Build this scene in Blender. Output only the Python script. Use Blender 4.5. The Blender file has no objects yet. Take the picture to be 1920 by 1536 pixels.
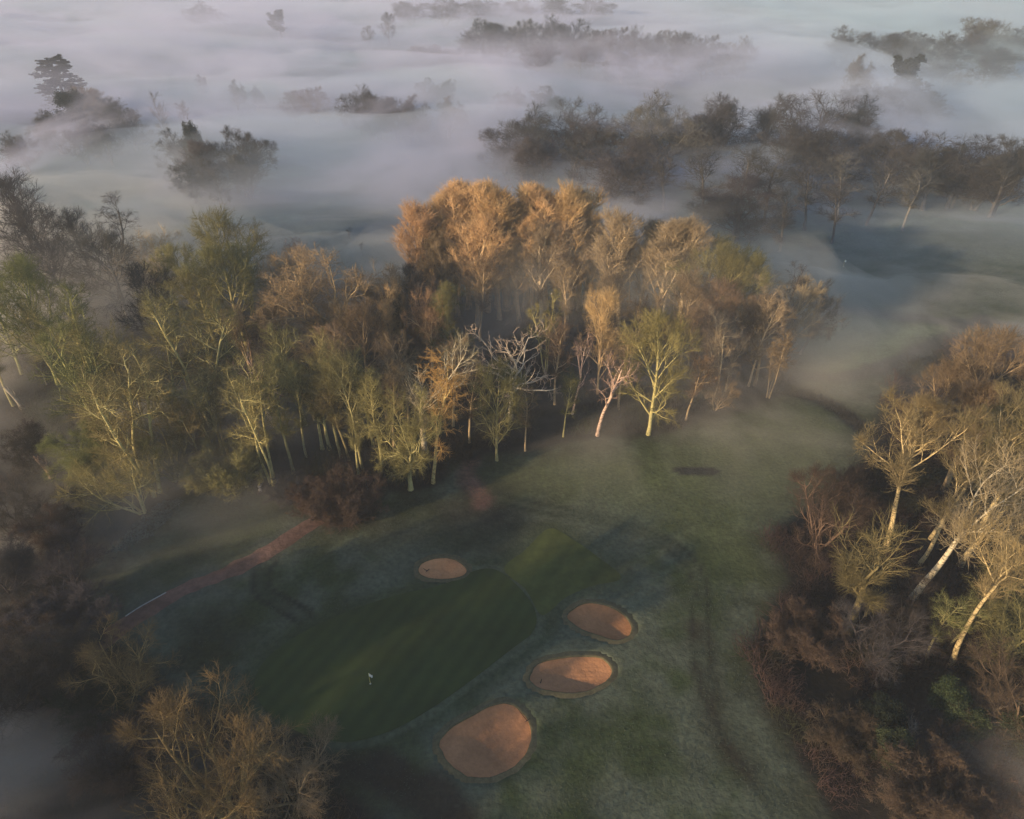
import bpy, math
import numpy as np
from mathutils import Vector
PI = math.pi
rs = np.random.RandomState
scene = bpy.context.scene
COL = scene.collection

# ------------------------------------------------------------------ camera model
CAM_H, TILT, F = 70.0, math.radians(34.0), 1300.0
cs, sn = math.cos(TILT), math.sin(TILT)

def ray(px, py):
    u = (np.asarray(px, float) - 960) / F
    v = (np.asarray(py, float) - 768) / F
    return u, cs - v * sn, -sn - v * cs

def at(px, py, z=0.0):
    """where the sight line through a point of the photograph meets the level z"""
    dx, dy, dz = ray(px, py)
    t = (z - CAM_H) / dz
    return dx * t, dy * t

# ------------------------------------------------------------------ noise
def _hash(ix, iy, seed):
    h = (ix.astype(np.int64) * 374761393 + iy.astype(np.int64) * 668265263 + seed * 1442695041) & 0x7fffffff
    h = ((h ^ (h >> 13)) * 1274126177) & 0x7fffffff
    return ((h ^ (h >> 16)) & 0xffff) / 65535.0

def vnoise(x, y, seed=0):
    ix, iy = np.floor(x), np.floor(y)
    fx, fy = x - ix, y - iy
    fx = fx * fx * (3 - 2 * fx); fy = fy * fy * (3 - 2 * fy)
    a = _hash(ix, iy, seed); b = _hash(ix + 1, iy, seed)
    c = _hash(ix, iy + 1, seed); d = _hash(ix + 1, iy + 1, seed)
    return (a * (1 - fx) + b * fx) * (1 - fy) + (c * (1 - fx) + d * fx) * fy

def fbm(x, y, seed=0, octv=4):
    s = 0; a = .5; t = 0
    for k in range(octv):
        s = s + a * vnoise(x * 2 ** k + 17.3 * k, y * 2 ** k - 9.1 * k, seed + k); t += a; a *= .55
    return s / t

# ------------------------------------------------------------------ polygons on the ground
def world(pts):
    a = np.array(pts, float)
    x, y = at(a[:, 0], a[:, 1])
    return np.stack([x, y], 1)

def seg_dist(X, Y, pl, closed=False):
    d = np.full(X.shape, 1e9)
    n = len(pl)
    for i in range(n if closed else n - 1):
        a = pl[i]; b = pl[(i + 1) % n]
        ab = b - a; L = (ab ** 2).sum() + 1e-9
        t = np.clip(((X - a[0]) * ab[0] + (Y - a[1]) * ab[1]) / L, 0, 1)
        d = np.minimum(d, np.hypot(X - a[0] - t * ab[0], Y - a[1] - t * ab[1]))
    return d

def inside(X, Y, pl):
    r = np.zeros(X.shape, bool)
    n = len(pl)
    for i in range(n):
        a = pl[i]; b = pl[(i + 1) % n]
        c = ((a[1] > Y) != (b[1] > Y)) & (X < (b[0] - a[0]) * (Y - a[1]) / (b[1] - a[1] + 1e-12) + a[0])
        r ^= c
    return r

def sdf(X, Y, pl):
    d = seg_dist(X, Y, pl, True)
    return np.where(inside(X, Y, pl), -d, d)

def smooth_loop(pl, per=8):
    pl = np.asarray(pl); n = len(pl); out = []
    for i in range(n):
        p0, p1, p2, p3 = pl[i - 1], pl[i], pl[(i + 1) % n], pl[(i + 2) % n]
        for k in range(per):
            t = k / per
            out.append(.5 * ((2 * p1) + (-p0 + p2) * t + (2 * p0 - 5 * p1 + 4 * p2 - p3) * t * t + (-p0 + 3 * p1 - 3 * p2 + p3) * t ** 3))
    return np.array(out)

def smooth_line(pl, per=8):
    pl = np.asarray(pl); n = len(pl); out = []
    for i in range(n - 1):
        p0, p1, p2, p3 = pl[max(i - 1, 0)], pl[i], pl[i + 1], pl[min(i + 2, n - 1)]
        for k in range(per):
            t = k / per
            out.append(.5 * ((2 * p1) + (-p0 + p2) * t + (2 * p0 - 5 * p1 + 4 * p2 - p3) * t * t + (-p0 + 3 * p1 - 3 * p2 + p3) * t ** 3))
    out.append(pl[-1])
    return np.array(out)

def sstep(a, b, x):
    t = np.clip((x - a) / (b - a), 0, 1)
    return t * t * (3 - 2 * t)

# ------------------------------------------------------------------ mesh helper
def mesh_tris(name, V, T, smooth=True, uvw=None):
    me = bpy.data.meshes.new(name)
    V = np.asarray(V, np.float32); T = np.asarray(T, np.int32)
    me.vertices.add(len(V)); me.vertices.foreach_set('co', V.ravel())
    me.loops.add(T.size); me.loops.foreach_set('vertex_index', T.ravel())
    me.polygons.add(len(T))
    me.polygons.foreach_set('loop_start', np.arange(0, T.size, 3, dtype=np.int32))
    me.polygons.foreach_set('loop_total', np.full(len(T), 3, np.int32))
    me.polygons.foreach_set('use_smooth', np.full(len(T), smooth, bool))
    me.update()
    return me

def grid_mesh(name, X, Y, Z, smooth=True):
    r, c = X.shape
    V = np.stack([X, Y, Z], -1).reshape(-1, 3)
    i = (np.arange(r - 1)[:, None] * c + np.arange(c - 1)[None]).ravel()
    T = np.concatenate([np.stack([i, i + 1, i + c + 1], 1), np.stack([i, i + c + 1, i + c], 1)])
    return mesh_tris(name, V, T, smooth)

def link(name, me, mat=None, parent=None, loc=None):
    o = bpy.data.objects.new(name, me); COL.objects.link(o)
    if mat and me and not me.materials: me.materials.append(mat)
    if parent: o.parent = parent
    if loc is not None: o.location = loc
    return o

def tag(o, label=None, cat=None, group=None, kind=None):
    if label: o['label'] = label
    if cat: o['category'] = cat
    if group: o['group'] = group
    if kind: o['kind'] = kind
    return o

def empty(name, loc, rz=0.0, s=1.0):
    o = bpy.data.objects.new(name, None); COL.objects.link(o)
    o.empty_display_size = .5
    o.location = loc; o.rotation_euler = (0, 0, rz)
    o.scale = s if isinstance(s, tuple) else (s, s, s)
    return o

# ------------------------------------------------------------------ materials
def material(name, base=None, rough=.9, attr=None, obj_color=False, n1=(3.0, .35), n2=(.25, .35), bump=None, streak=None, spec=.2, stripe=None):
    m = bpy.data.materials.new(name); m.use_nodes = True
    nt = m.node_tree; N = nt.nodes; Lk = nt.links
    b = N['Principled BSDF']; b.inputs['Roughness'].default_value = rough
    b.inputs['Specular IOR Level'].default_value = spec
    tc = N.new('ShaderNodeTexCoord')
    if attr:
        a = N.new('ShaderNodeVertexColor'); a.layer_name = attr; col = a.outputs['Color']
    elif obj_color:
        a = N.new('ShaderNodeObjectInfo'); col = a.outputs['Color']
    else:
        a = N.new('ShaderNodeRGB'); a.outputs[0].default_value = (*base, 1); col = a.outputs[0]
    for sc, amt in (n1, n2):
        if not amt: continue
        n = N.new('ShaderNodeTexNoise'); n.inputs['Scale'].default_value = sc; n.inputs['Detail'].default_value = 5
        n.inputs['Roughness'].default_value = .65
        Lk.new(tc.outputs['Object'], n.inputs['Vector'])
        mr = N.new('ShaderNodeMapRange'); mr.inputs['From Min'].default_value = .3; mr.inputs['From Max'].default_value = .7
        mr.inputs['To Min'].default_value = 1 - amt; mr.inputs['To Max'].default_value = 1 + amt
        Lk.new(n.outputs['Fac'], mr.inputs['Value'])
        mx = N.new('ShaderNodeVectorMath'); mx.operation = 'SCALE'
        Lk.new(col, mx.inputs[0]); Lk.new(mr.outputs[0], mx.inputs['Scale']); col = mx.outputs[0]
    if stripe:      # passes of the mower
        mp = N.new('ShaderNodeMapping'); mp.inputs['Rotation'].default_value = (0, 0, stripe[0])
        wv = N.new('ShaderNodeTexWave'); wv.inputs['Scale'].default_value = stripe[1]; wv.inputs['Distortion'].default_value = 1.2; wv.inputs['Detail'].default_value = 1
        Lk.new(tc.outputs['Object'], mp.inputs[0]); Lk.new(mp.outputs[0], wv.inputs['Vector'])
        mr = N.new('ShaderNodeMapRange'); mr.inputs['To Min'].default_value = 1 - stripe[2]; mr.inputs['To Max'].default_value = 1 + stripe[2]
        Lk.new(wv.outputs['Fac'], mr.inputs['Value'])
        mx = N.new('ShaderNodeVectorMath'); mx.operation = 'SCALE'
        Lk.new(col, mx.inputs[0]); Lk.new(mr.outputs[0], mx.inputs['Scale']); col = mx.outputs[0]
    if streak:      # dark bark bands
        mp = N.new('ShaderNodeMapping'); mp.inputs['Scale'].default_value = streak
        n = N.new('ShaderNodeTexNoise'); n.inputs['Scale'].default_value = 1; n.inputs['Detail'].default_value = 3
        Lk.new(tc.outputs['Object'], mp.inputs[0]); Lk.new(mp.outputs[0], n.inputs['Vector'])
        mr = N.new('ShaderNodeMapRange'); mr.inputs['From Min'].default_value = .38; mr.inputs['From Max'].default_value = .48
        mr.inputs['To Min'].default_value = .35; mr.inputs['To Max'].default_value = 1
        Lk.new(n.outputs['Fac'], mr.inputs['Value'])
        mx = N.new('ShaderNodeVectorMath'); mx.operation = 'SCALE'
        Lk.new(col, mx.inputs[0]); Lk.new(mr.outputs[0], mx.inputs['Scale']); col = mx.outputs[0]
    Lk.new(col, b.inputs['Base Color'])
    if bump:
        n = N.new('ShaderNodeTexNoise'); n.inputs['Scale'].default_value = bump[0]; n.inputs['Detail'].default_value = 6
        Lk.new(tc.outputs['Object'], n.inputs['Vector'])
        bp = N.new('ShaderNodeBump'); bp.inputs['Strength'].default_value = bump[1]; bp.inputs['Distance'].default_value = bump[2]
        Lk.new(n.outputs['Fac'], bp.inputs['Height']); Lk.new(bp.outputs[0], b.inputs['Normal'])
    return m

M_ground = material('turf', attr='tint', n1=(1.6, .32), n2=(.22, .22), bump=(2.2, .6, .16))
M_far = M_ground
M_green = material('mown_green', (.034, .047, .012), n1=(.7, .10), n2=(.08, .25), bump=(.5, .2, .1), rough=.8, stripe=(.5, .16, .10))
M_approach = material('mown_approach', (.056, .066, .018), n1=(.8, .12), n2=(.1, .3), bump=(.6, .3, .1), stripe=(.5, .12, .08))
M_sand = material('sand', (.44, .225, .12), n1=(2.2, .12), n2=(.25, .22), bump=(3.0, .5, .15))
M_lip = material('bunker_turf', (.088, .076, .042), n1=(2.5, .3), n2=(.4, .2), bump=(3, .4, .1))
M_path = material('red_earth', (.135, .070, .052), n1=(1.2, .32), n2=(.25, .35), bump=(2, .6, .2))
M_bark = material('bark', obj_color=True, n1=(2.5, .3), n2=(.5, .15), bump=(4, .7, .12))
M_birch = material('pale_bark', obj_color=True, n1=(2.0, .2), n2=(.4, .15), streak=(2.0, 2.0, 5.0), bump=(4, .5, .08))
M_twig = material('twig', obj_color=True, n1=(.35, .3), n2=(.12, .12))
M_leaf = material('leaf', obj_color=True, n1=(.8, .4), n2=(.2, .2), rough=.7)
M_scrub = material('scrub', attr='tint', n1=(.5, .3), n2=(.1, .25))
M_white = material('white_paint', (.8, .8, .78), n1=(2, .03), n2=(.5, 0))
M_yellow = material('yellow_pole', (.7, .6, .2), n1=(2, .05), n2=(.5, 0))
M_wood = material('rake_wood', (.03, .02, .015), n1=(2, .2), n2=(.5, 0))
M_stone = material('pale_stone', (.42, .36, .32), n1=(3, .25), n2=(.5, .1), bump=(4, .6, .1))
M_edge = material('timber_edging', (.42, .40, .38), n1=(3, .2), n2=(.5, .1))

# ------------------------------------------------------------------ layout outlines (traced on the level ground)
L_green = smooth_loop(world([(478,1290),(500,1240),(560,1195),(640,1155),(740,1120),(830,1097),(890,1070),(930,1068),(972,1100),(1003,1145),(1000,1185),(960,1218),(880,1280),(800,1335),(730,1372),(650,1392),(570,1378),(505,1340)]), 5)
L_appr = smooth_loop(world([(945,1066),(985,1030),(1030,990),(1075,1012),(1120,1045),(1165,1085),(1110,1100),(1060,1122),(1028,1150),(1010,1150),(985,1105)]), 5)
BUNKERS = [
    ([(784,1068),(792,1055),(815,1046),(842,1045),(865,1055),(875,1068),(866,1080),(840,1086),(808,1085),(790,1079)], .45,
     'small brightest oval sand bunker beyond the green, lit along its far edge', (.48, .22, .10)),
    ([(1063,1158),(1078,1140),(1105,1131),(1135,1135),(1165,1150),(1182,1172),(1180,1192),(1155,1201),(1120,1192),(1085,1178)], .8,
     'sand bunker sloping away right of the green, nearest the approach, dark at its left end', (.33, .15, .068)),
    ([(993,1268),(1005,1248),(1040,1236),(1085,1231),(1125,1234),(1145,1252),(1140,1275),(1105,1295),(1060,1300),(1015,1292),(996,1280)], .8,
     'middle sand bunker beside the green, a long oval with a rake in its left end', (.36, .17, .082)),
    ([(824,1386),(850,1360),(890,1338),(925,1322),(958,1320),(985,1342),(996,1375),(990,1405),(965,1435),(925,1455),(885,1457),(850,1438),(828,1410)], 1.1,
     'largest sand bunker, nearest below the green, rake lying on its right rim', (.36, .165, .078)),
]
B_out = [smooth_loop(world(b[0]), 5) for b in BUNKERS]
L_wood = world([(1480,735),(1420,762),(1300,800),(1220,822),(1120,822),(1040,838),(960,850),(900,858),(850,868),(830,900),(800,915),(760,925),(720,915),(700,975),(640,1000),(590,965),(520,925),(430,905),(340,925),(290,960),(240,1005),(175,1050),(165,1075),(190,1160),(225,1210),(290,1250),(340,1330),(460,1345),(600,1400),(640,1470),(720,1536),(760,1700),(-900,1700),(-1200,470),(0,420),(200,500),(500,520),(780,545),(1000,570),(1300,565),(1480,620)])
L_right = world([(1630,800),(1600,900),(1500,960),(1450,1010),(1470,1090),(1430,1160),(1407,1260),(1440,1350),(1500,1440),(1560,1560),(1640,1700),(3200,1700),(3200,690),(1760,640),(1690,700)])
LINES = {
    'path': smooth_line(world([(150,1235),(235,1172),(340,1108),(420,1076),(500,1036),(560,997),(608,966),(650,925),(700,895)])),
    'spur': smooth_line(world([(910,832),(890,850),(880,872),(884,895),(897,922),(906,945)])),
    'trackA': smooth_line(world([(505,1050),(488,1085),(498,1115),(540,1140),(572,1165),(568,1200),(530,1245),(495,1290)])),
    'trackB': smooth_line(world([(930,930),(1000,948),(1080,965),(1170,985),(1245,1018),(1292,1055),(1315,1110),(1310,1180),(1320,1260),(1342,1330),(1385,1400),(1435,1480),(1490,1560)])),
    'ditch': smooth_line(world([(1440,722),(1500,735),(1545,750),(1585,775),(1625,808),(1665,845),(1730,905)])),
    'band': smooth_line(world([(1440,700),(1500,704),(1570,706),(1640,695),(1740,650),(1850,600)])),
    'band2': smooth_line(world([(1520,572),(1620,585),(1720,600),(1840,612),(1960,625)])),
    'mud': smooth_line(world([(600,1400),(700,1440),(780,1480),(860,1560)])),
    'rim': smooth_line(world([(880,1072),(930,1068),(975,1100),(1003,1145),(1000,1190),(940,1235),(860,1295),(780,1348),(700,1385),(620,1392)])),
}

def hgt(x, y):
    """ground height"""
    x = np.asarray(x, float); y = np.asarray(y, float)
    near = .9 * (fbm(x / 26 + 3, y / 26, 5, 2) - .5)
    far = 2.2 * (fbm(x / 110, y / 140 + 9, 8, 3) - .5)
    w = sstep(160, 320, y)
    return near * (1 - w) + far * w

# ------------------------------------------------------------------ ground
def build_ground():
    ys = [-400, -200, -100, -50, -20, 0, 12, 22]
    y = 30.0
    while y < 4200:
        ys.append(y); y += max(.42, .0078 * y)
    ys = np.array(ys)
    u = np.linspace(-1.25, 1.25, 460)
    X = u[None] * (np.maximum(ys, 0) + 66)[:, None]; Y = np.repeat(ys[:, None], len(u), 1)
    Z = hgt(X, Y)
    C = np.zeros(X.shape + (3,))
    n1 = fbm(X / 14, Y / 14, 11, 4); n2 = fbm(X / 3.2, Y / 3.2, 21, 3); n3 = fbm(X / 40, Y / 22, 31, 4)
    frost = np.array([.076, .085, .056]); grass = np.array([.030, .041, .014]); frost2 = np.array([.052, .072, .060])
    C[:] = frost
    k = sstep(.42, .66, n1 * .6 + n2 * .4)[..., None]
    C = C * (1 - k) + grass * k * 1.1 + 0
    def lay(mask, col, a=1.0):
        nonlocal C
        m = (mask * a)[..., None]; C = C * (1 - m) + np.array(col) * m
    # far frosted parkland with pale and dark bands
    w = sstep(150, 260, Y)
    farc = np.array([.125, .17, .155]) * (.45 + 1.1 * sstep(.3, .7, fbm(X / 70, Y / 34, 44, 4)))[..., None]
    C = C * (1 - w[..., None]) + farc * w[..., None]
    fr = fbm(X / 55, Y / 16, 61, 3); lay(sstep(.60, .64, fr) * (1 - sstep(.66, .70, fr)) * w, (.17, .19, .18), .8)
    # brighter fairway in the right middle
    f = smooth_loop(world([(1480,755),(1560,790),(1600,830),(1560,900),(1450,1000),(1430,1100),(1330,1040),(1150,960),(1000,930),(920,880),(1050,850),(1250,830),(1400,775)]), 3)
    lay(sstep(4, -6, sdf(X, Y, f)) * (.6 + .4 * n1), (.095, .104, .044), .85)
    f = smooth_loop(world([(1530,600),(1800,615),(1760,650),(1640,690),(1560,700),(1510,690)]), 3)
    lay(sstep(4, -6, sdf(X, Y, f)), (.155, .18, .095), .95)
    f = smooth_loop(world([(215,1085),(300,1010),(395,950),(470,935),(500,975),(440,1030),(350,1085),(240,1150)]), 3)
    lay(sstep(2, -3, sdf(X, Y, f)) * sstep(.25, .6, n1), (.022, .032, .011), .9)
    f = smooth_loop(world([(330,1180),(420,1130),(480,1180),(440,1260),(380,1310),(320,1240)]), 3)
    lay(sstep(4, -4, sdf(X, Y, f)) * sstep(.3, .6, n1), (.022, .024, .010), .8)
    # tree-root wear and leaf drift under the wood edge
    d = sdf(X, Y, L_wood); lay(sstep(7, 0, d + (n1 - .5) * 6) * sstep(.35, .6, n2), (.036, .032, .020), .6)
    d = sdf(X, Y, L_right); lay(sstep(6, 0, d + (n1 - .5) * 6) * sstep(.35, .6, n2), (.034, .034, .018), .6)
    # mud and wear; separately a dark oval patch on the fairway
    cx, cy = at(905, 965); lay(np.exp(-(((X - cx) / 9) ** 2 + ((Y - cy) / 9) ** 2)) * sstep(.2, .5, n2), (.034, .029, .020), .95)
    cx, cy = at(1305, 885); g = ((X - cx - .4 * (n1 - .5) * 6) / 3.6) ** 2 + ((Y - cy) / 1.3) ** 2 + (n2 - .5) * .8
    lay(sstep(1.2, .8, g), (.018, .014, .018), .85)  # ragged dark oval in the fairway tint
    cx, cy = at(900, 1010); lay(np.exp(-(((X - cx) / 9) ** 2 + ((Y - cy) / 3) ** 2)), (.03, .036, .018), .7)
    def line(nm, off, wd, col, a=1.0, breakup=0.0):
        d = seg_dist(X, Y, LINES[nm])
        m = sstep(wd, wd * .35, np.abs(d - off) + (n2 - .5) * wd * .8)
        if breakup: m = m * sstep(breakup, breakup + .2, n1)
        lay(m, col, a)
    line('trackA', 0, 1.7, (.028, .033, .018), .5); line('trackA', 1.0, .45, (.012, .014, .008), .8, .25)
    line('trackB', 0, 1.9, (.032, .038, .02), .4); line('trackB', 0.9, .45, (.017, .020, .010), .7, .32)
    line('ditch', 0, 3.0, (.012, .013, .011), .98); line('band', 0, 3.0, (.05, .045, .04), .8); line('band2', 0, 3.5, (.06, .06, .055), .8)
    d = seg_dist(X, Y, LINES['spur']); lay(sstep(2.6, .4, d + (n2 - .5) * 3.0 + (n1 - .5) * 2), (.13, .068, .052), .95)
    line('mud', 0, 3.4, (.024, .017, .012), .9)
    lay(sstep(3.2, .2, sdf(X, Y, L_green) + (n1 - .5) * 2.5), (.034, .045, .018), .8); lay(sstep(2.5, .2, sdf(X, Y, L_appr) + (n1 - .5) * 2), (.045, .054, .026), .7)
    line('rim', .2, 1.0, (.085, .095, .058), .6); line('path', 1.6, 1.0, (.05, .058, .045), .5)
    # worn strip beside the track
    s = smooth_line(world([(1308,1185),(1318,1240),(1330,1300),(1345,1380),(1400,1450)]))
    d = seg_dist(X, Y, s); lay(sstep(2.6, .6, d + (n2 - .5) * 3) * sstep(.3, .6, n2 * .5 + n1 * .5), (.026, .020, .013), .85)
    # woodland floor
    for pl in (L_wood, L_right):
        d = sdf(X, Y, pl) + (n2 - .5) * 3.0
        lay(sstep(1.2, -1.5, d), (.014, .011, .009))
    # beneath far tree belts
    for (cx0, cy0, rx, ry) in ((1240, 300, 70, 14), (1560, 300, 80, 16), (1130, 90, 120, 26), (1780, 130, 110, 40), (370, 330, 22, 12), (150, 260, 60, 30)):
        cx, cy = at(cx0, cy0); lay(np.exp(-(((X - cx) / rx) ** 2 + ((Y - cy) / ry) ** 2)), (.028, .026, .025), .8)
    # bunkers are hollows
    for pl in B_out:
        d = sdf(X, Y, pl)
        Z -= 2.2 * sstep(.55, -.3, d)
        Z += .03 * np.exp(-((d - 1.6) / 1.2) ** 2)
    # sheets of mown turf sit just above: keep the ground a touch lower there
    for pl in (L_green, L_appr):
        Z -= .05 * sstep(.3, -.2, sdf(X, Y, pl))
    Z -= .10 * sstep(1.5, .9, seg_dist(X, Y, LINES['path']))
    Z -= .7 * sstep(2.2, .4, seg_dist(X, Y, LINES['ditch']))
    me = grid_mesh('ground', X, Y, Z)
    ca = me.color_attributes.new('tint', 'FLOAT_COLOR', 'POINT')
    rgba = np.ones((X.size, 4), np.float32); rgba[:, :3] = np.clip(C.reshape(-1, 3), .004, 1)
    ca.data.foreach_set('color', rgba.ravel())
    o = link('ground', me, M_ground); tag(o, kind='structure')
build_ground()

def fan_sheet(name, loop, mat, dz=.03, rings=14, zf=None, parent=None, kind=None):
    c = loop.mean(0); n = len(loop)
    V = [[c[0], c[1]]]
    for r in range(1, rings + 1):
        for p in loop: V.append(list(c + (p - c) * (r / rings)))
    V = np.array(V); rr = np.concatenate([[0], np.repeat(np.arange(1, rings + 1) / rings, n)])
    Z = hgt(V[:, 0], V[:, 1]) + dz if zf is None else zf(V, rr)
    T = [[0, 1 + i, 1 + (i + 1) % n] for i in range(n)]
    for r in range(rings - 1):
        a = 1 + r * n; b = a + n
        for i in range(n):
            j = (i + 1) % n
            T += [[a + i, b + i, b + j], [a + i, b + j, a + j]]
    T = np.array(T)
    area = np.cross(loop - c, np.roll(loop, -1, 0) - c).sum()
    if area < 0: T = T[:, ::-1]
    me = mesh_tris(name, np.column_stack([V, Z]), T)
    o = link(name, me, mat, parent)
    if kind: tag(o, kind=kind)
    return o
fan_sheet('putting_green', L_green, M_green, .03, 26, kind='structure')
fan_sheet('mown_approach', L_appr, M_approach, .022, 16, kind='structure')

def ribbon(name, line, wd, mat, dz, kind=None, jag=.25, seed=1, cols=7, taper=0):
    t = np.gradient(line, axis=0); t /= np.linalg.norm(t, axis=1)[:, None] + 1e-9
    nrm = np.stack([-t[:, 1], t[:, 0]], 1)
    s = np.linspace(-1, 1, cols)
    w = wd * (1 + jag * (fbm(line[:, 0] / 2.3, line[:, 1] / 2.3, seed, 3) - .5))[:, None]
    if taper: w = w * np.clip(np.minimum(np.arange(len(line)), len(line) - 1 - np.arange(len(line))) / taper, .05, 1)[:, None] ** .6
    X = line[:, 0:1] + nrm[:, 0:1] * s * w; Y = line[:, 1:2] + nrm[:, 1:2] * s * w
    Z = hgt(X, Y) + dz
    me = grid_mesh(name, X, Y, Z); o = link(name, me, mat)
    # upward normals
    if me.polygons[0].normal.z < 0: me.flip_normals()
    if kind: tag(o, kind=kind)
    return o
def dens(line, step=.6):
    d = np.concatenate([[0], np.cumsum(np.linalg.norm(np.diff(line, axis=0), axis=1))])
    n = int(d[-1] / step) + 2; q = np.linspace(0, d[-1], n)
    return np.stack([np.interp(q, d, line[:, 0]), np.interp(q, d, line[:, 1])], 1)
ribbon('path', dens(LINES['path']), 1.3, M_path, .012, 'structure', .8, taper=3)

# bunkers: bowl of sand plus raised turf lip
B_obj = []
for (pts, dep, label, scol), loop in zip(BUNKERS, B_out):
    c = loop.mean(0); z0 = float(hgt(c[0], c[1]))
    e = empty('sand_bunker', (0, 0, 0)); tag(e, label, 'bunker', 'sand bunkers around the green')
    jag = 1 + .035 * (fbm(loop[:, 0] / 1.1, loop[:, 1] / 1.1, 7, 3) - .5)[:, None] * 2
    lp = c + (loop - c) * jag
    def zf(V, rr, dep=dep, c=c, z0=z0):
        edge = hgt(V[:, 0], V[:, 1]) - .16
        tilt = (V[:, 1] - c[1]) * .035
        return edge * rr ** 2 + (1 - rr ** 2) * (z0 - .16 - dep * .75) + tilt * (1 - rr ** 3) + (.16 * (fbm(V[:, 0] / .9, V[:, 1] / .9, 3, 3) - .5) + .25 * (fbm(V[:, 0] / 3.5, V[:, 1] / 3.5, 13, 2) - .5)) * (1 - rr ** 6)
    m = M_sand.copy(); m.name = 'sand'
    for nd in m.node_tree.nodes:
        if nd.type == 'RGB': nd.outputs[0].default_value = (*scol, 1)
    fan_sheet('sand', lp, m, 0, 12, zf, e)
    # lip ring
    n = len(lp); t = np.roll(lp, -1, 0) - np.roll(lp, 1, 0); t /= np.linalg.norm(t, axis=1)[:, None]
    nr = np.stack([t[:, 1], -t[:, 0]], 1)
    if ((lp + nr - c) ** 2).sum() < ((lp - c) ** 2).sum(): nr = -nr
    prof = [(-.06, -.5), (-.05, -.08), (.0, .03), (.08, .05), (.2, .05), (.5, .03), (.95, -.06)]
    R = []; Zr = []
    for k, (o_, z_) in enumerate(prof):
        w = .05 * (fbm(lp[:, 0] / .7, lp[:, 1] / .7, 9 + k, 2) - .5) * (1 if 0 < k < 6 else 0)
        q = lp + nr * (o_ + w)[:, None]; R.append(q)
        Zr.append(hgt(q[:, 0], q[:, 1]) + z_)
    R = np.array(R); Zr = np.array(Zr)
    X = np.concatenate([R[..., 0], R[:, :1, 0]], 1); Y = np.concatenate([R[..., 1], R[:, :1, 1]], 1); Z = np.concatenate([Zr, Zr[:, :1]], 1)
    me = grid_mesh('turf_lip', X, Y, Z)
    link('turf_lip', me, M_lip, e); B_obj.append((e, c, z0))

# ------------------------------------------------------------------ tube growing
def nrmz(v): return v / (np.linalg.norm(v, axis=-1, keepdims=True) + 1e-9)

def grow(P0, D, L, K, wig, trop, R):
    N = len(P0); P = np.zeros((N, K, 3)); P[:, 0] = P0; D = nrmz(D).copy()
    for k in range(1, K):
        D = nrmz(D + wig * R.randn(N, 3) + np.array([0, 0, trop]))
        P[:, k] = P[:, k - 1] + D * (L / (K - 1))[:, None]
    return P

def tubes(P, R, S):
    N, K, _ = P.shape
    T = np.gradient(P, axis=1); T = nrmz(T)
    ax = np.argmin(np.abs(T[:, 0]), axis=1); ref = np.eye(3)[ax][:, None]
    U = nrmz(np.cross(T, np.broadcast_to(ref, T.shape))); W = np.cross(T, U)
    an = np.arange(S) * 2 * PI / S
    Kr = K - 1
    ring = P[:, :Kr, None] + R[:, :Kr, None, None] * (np.cos(an)[:, None] * U[:, :Kr, None] + np.sin(an)[:, None] * W[:, :Kr, None])
    per = Kr * S + 1
    V = np.concatenate([ring.reshape(N, Kr * S, 3), P[:, K - 1:K]], 1)
    base = np.arange(N)[:, None] * per
    i = np.arange(S); j = (i + 1) % S; F = []
    for k in range(Kr - 1):
        a = k * S + i; b = k * S + j; c = a + S; d = b + S
        F += [np.stack([a, b, d], 1), np.stack([a, d, c], 1)]
    a = (Kr - 1) * S
    F.append(np.stack([a + i, a + j, np.full(S, Kr * S)], 1))
    F = np.concatenate(F)
    T = (F[None] + base[..., None]).reshape(-1, 3)
    return V.reshape(-1, 3), T

def join(parts):
    V = []; T = []; o = 0
    for v, t in parts:
        V.append(v); T.append(t + o); o += len(v)
    return np.concatenate(V), np.concatenate(T)

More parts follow.
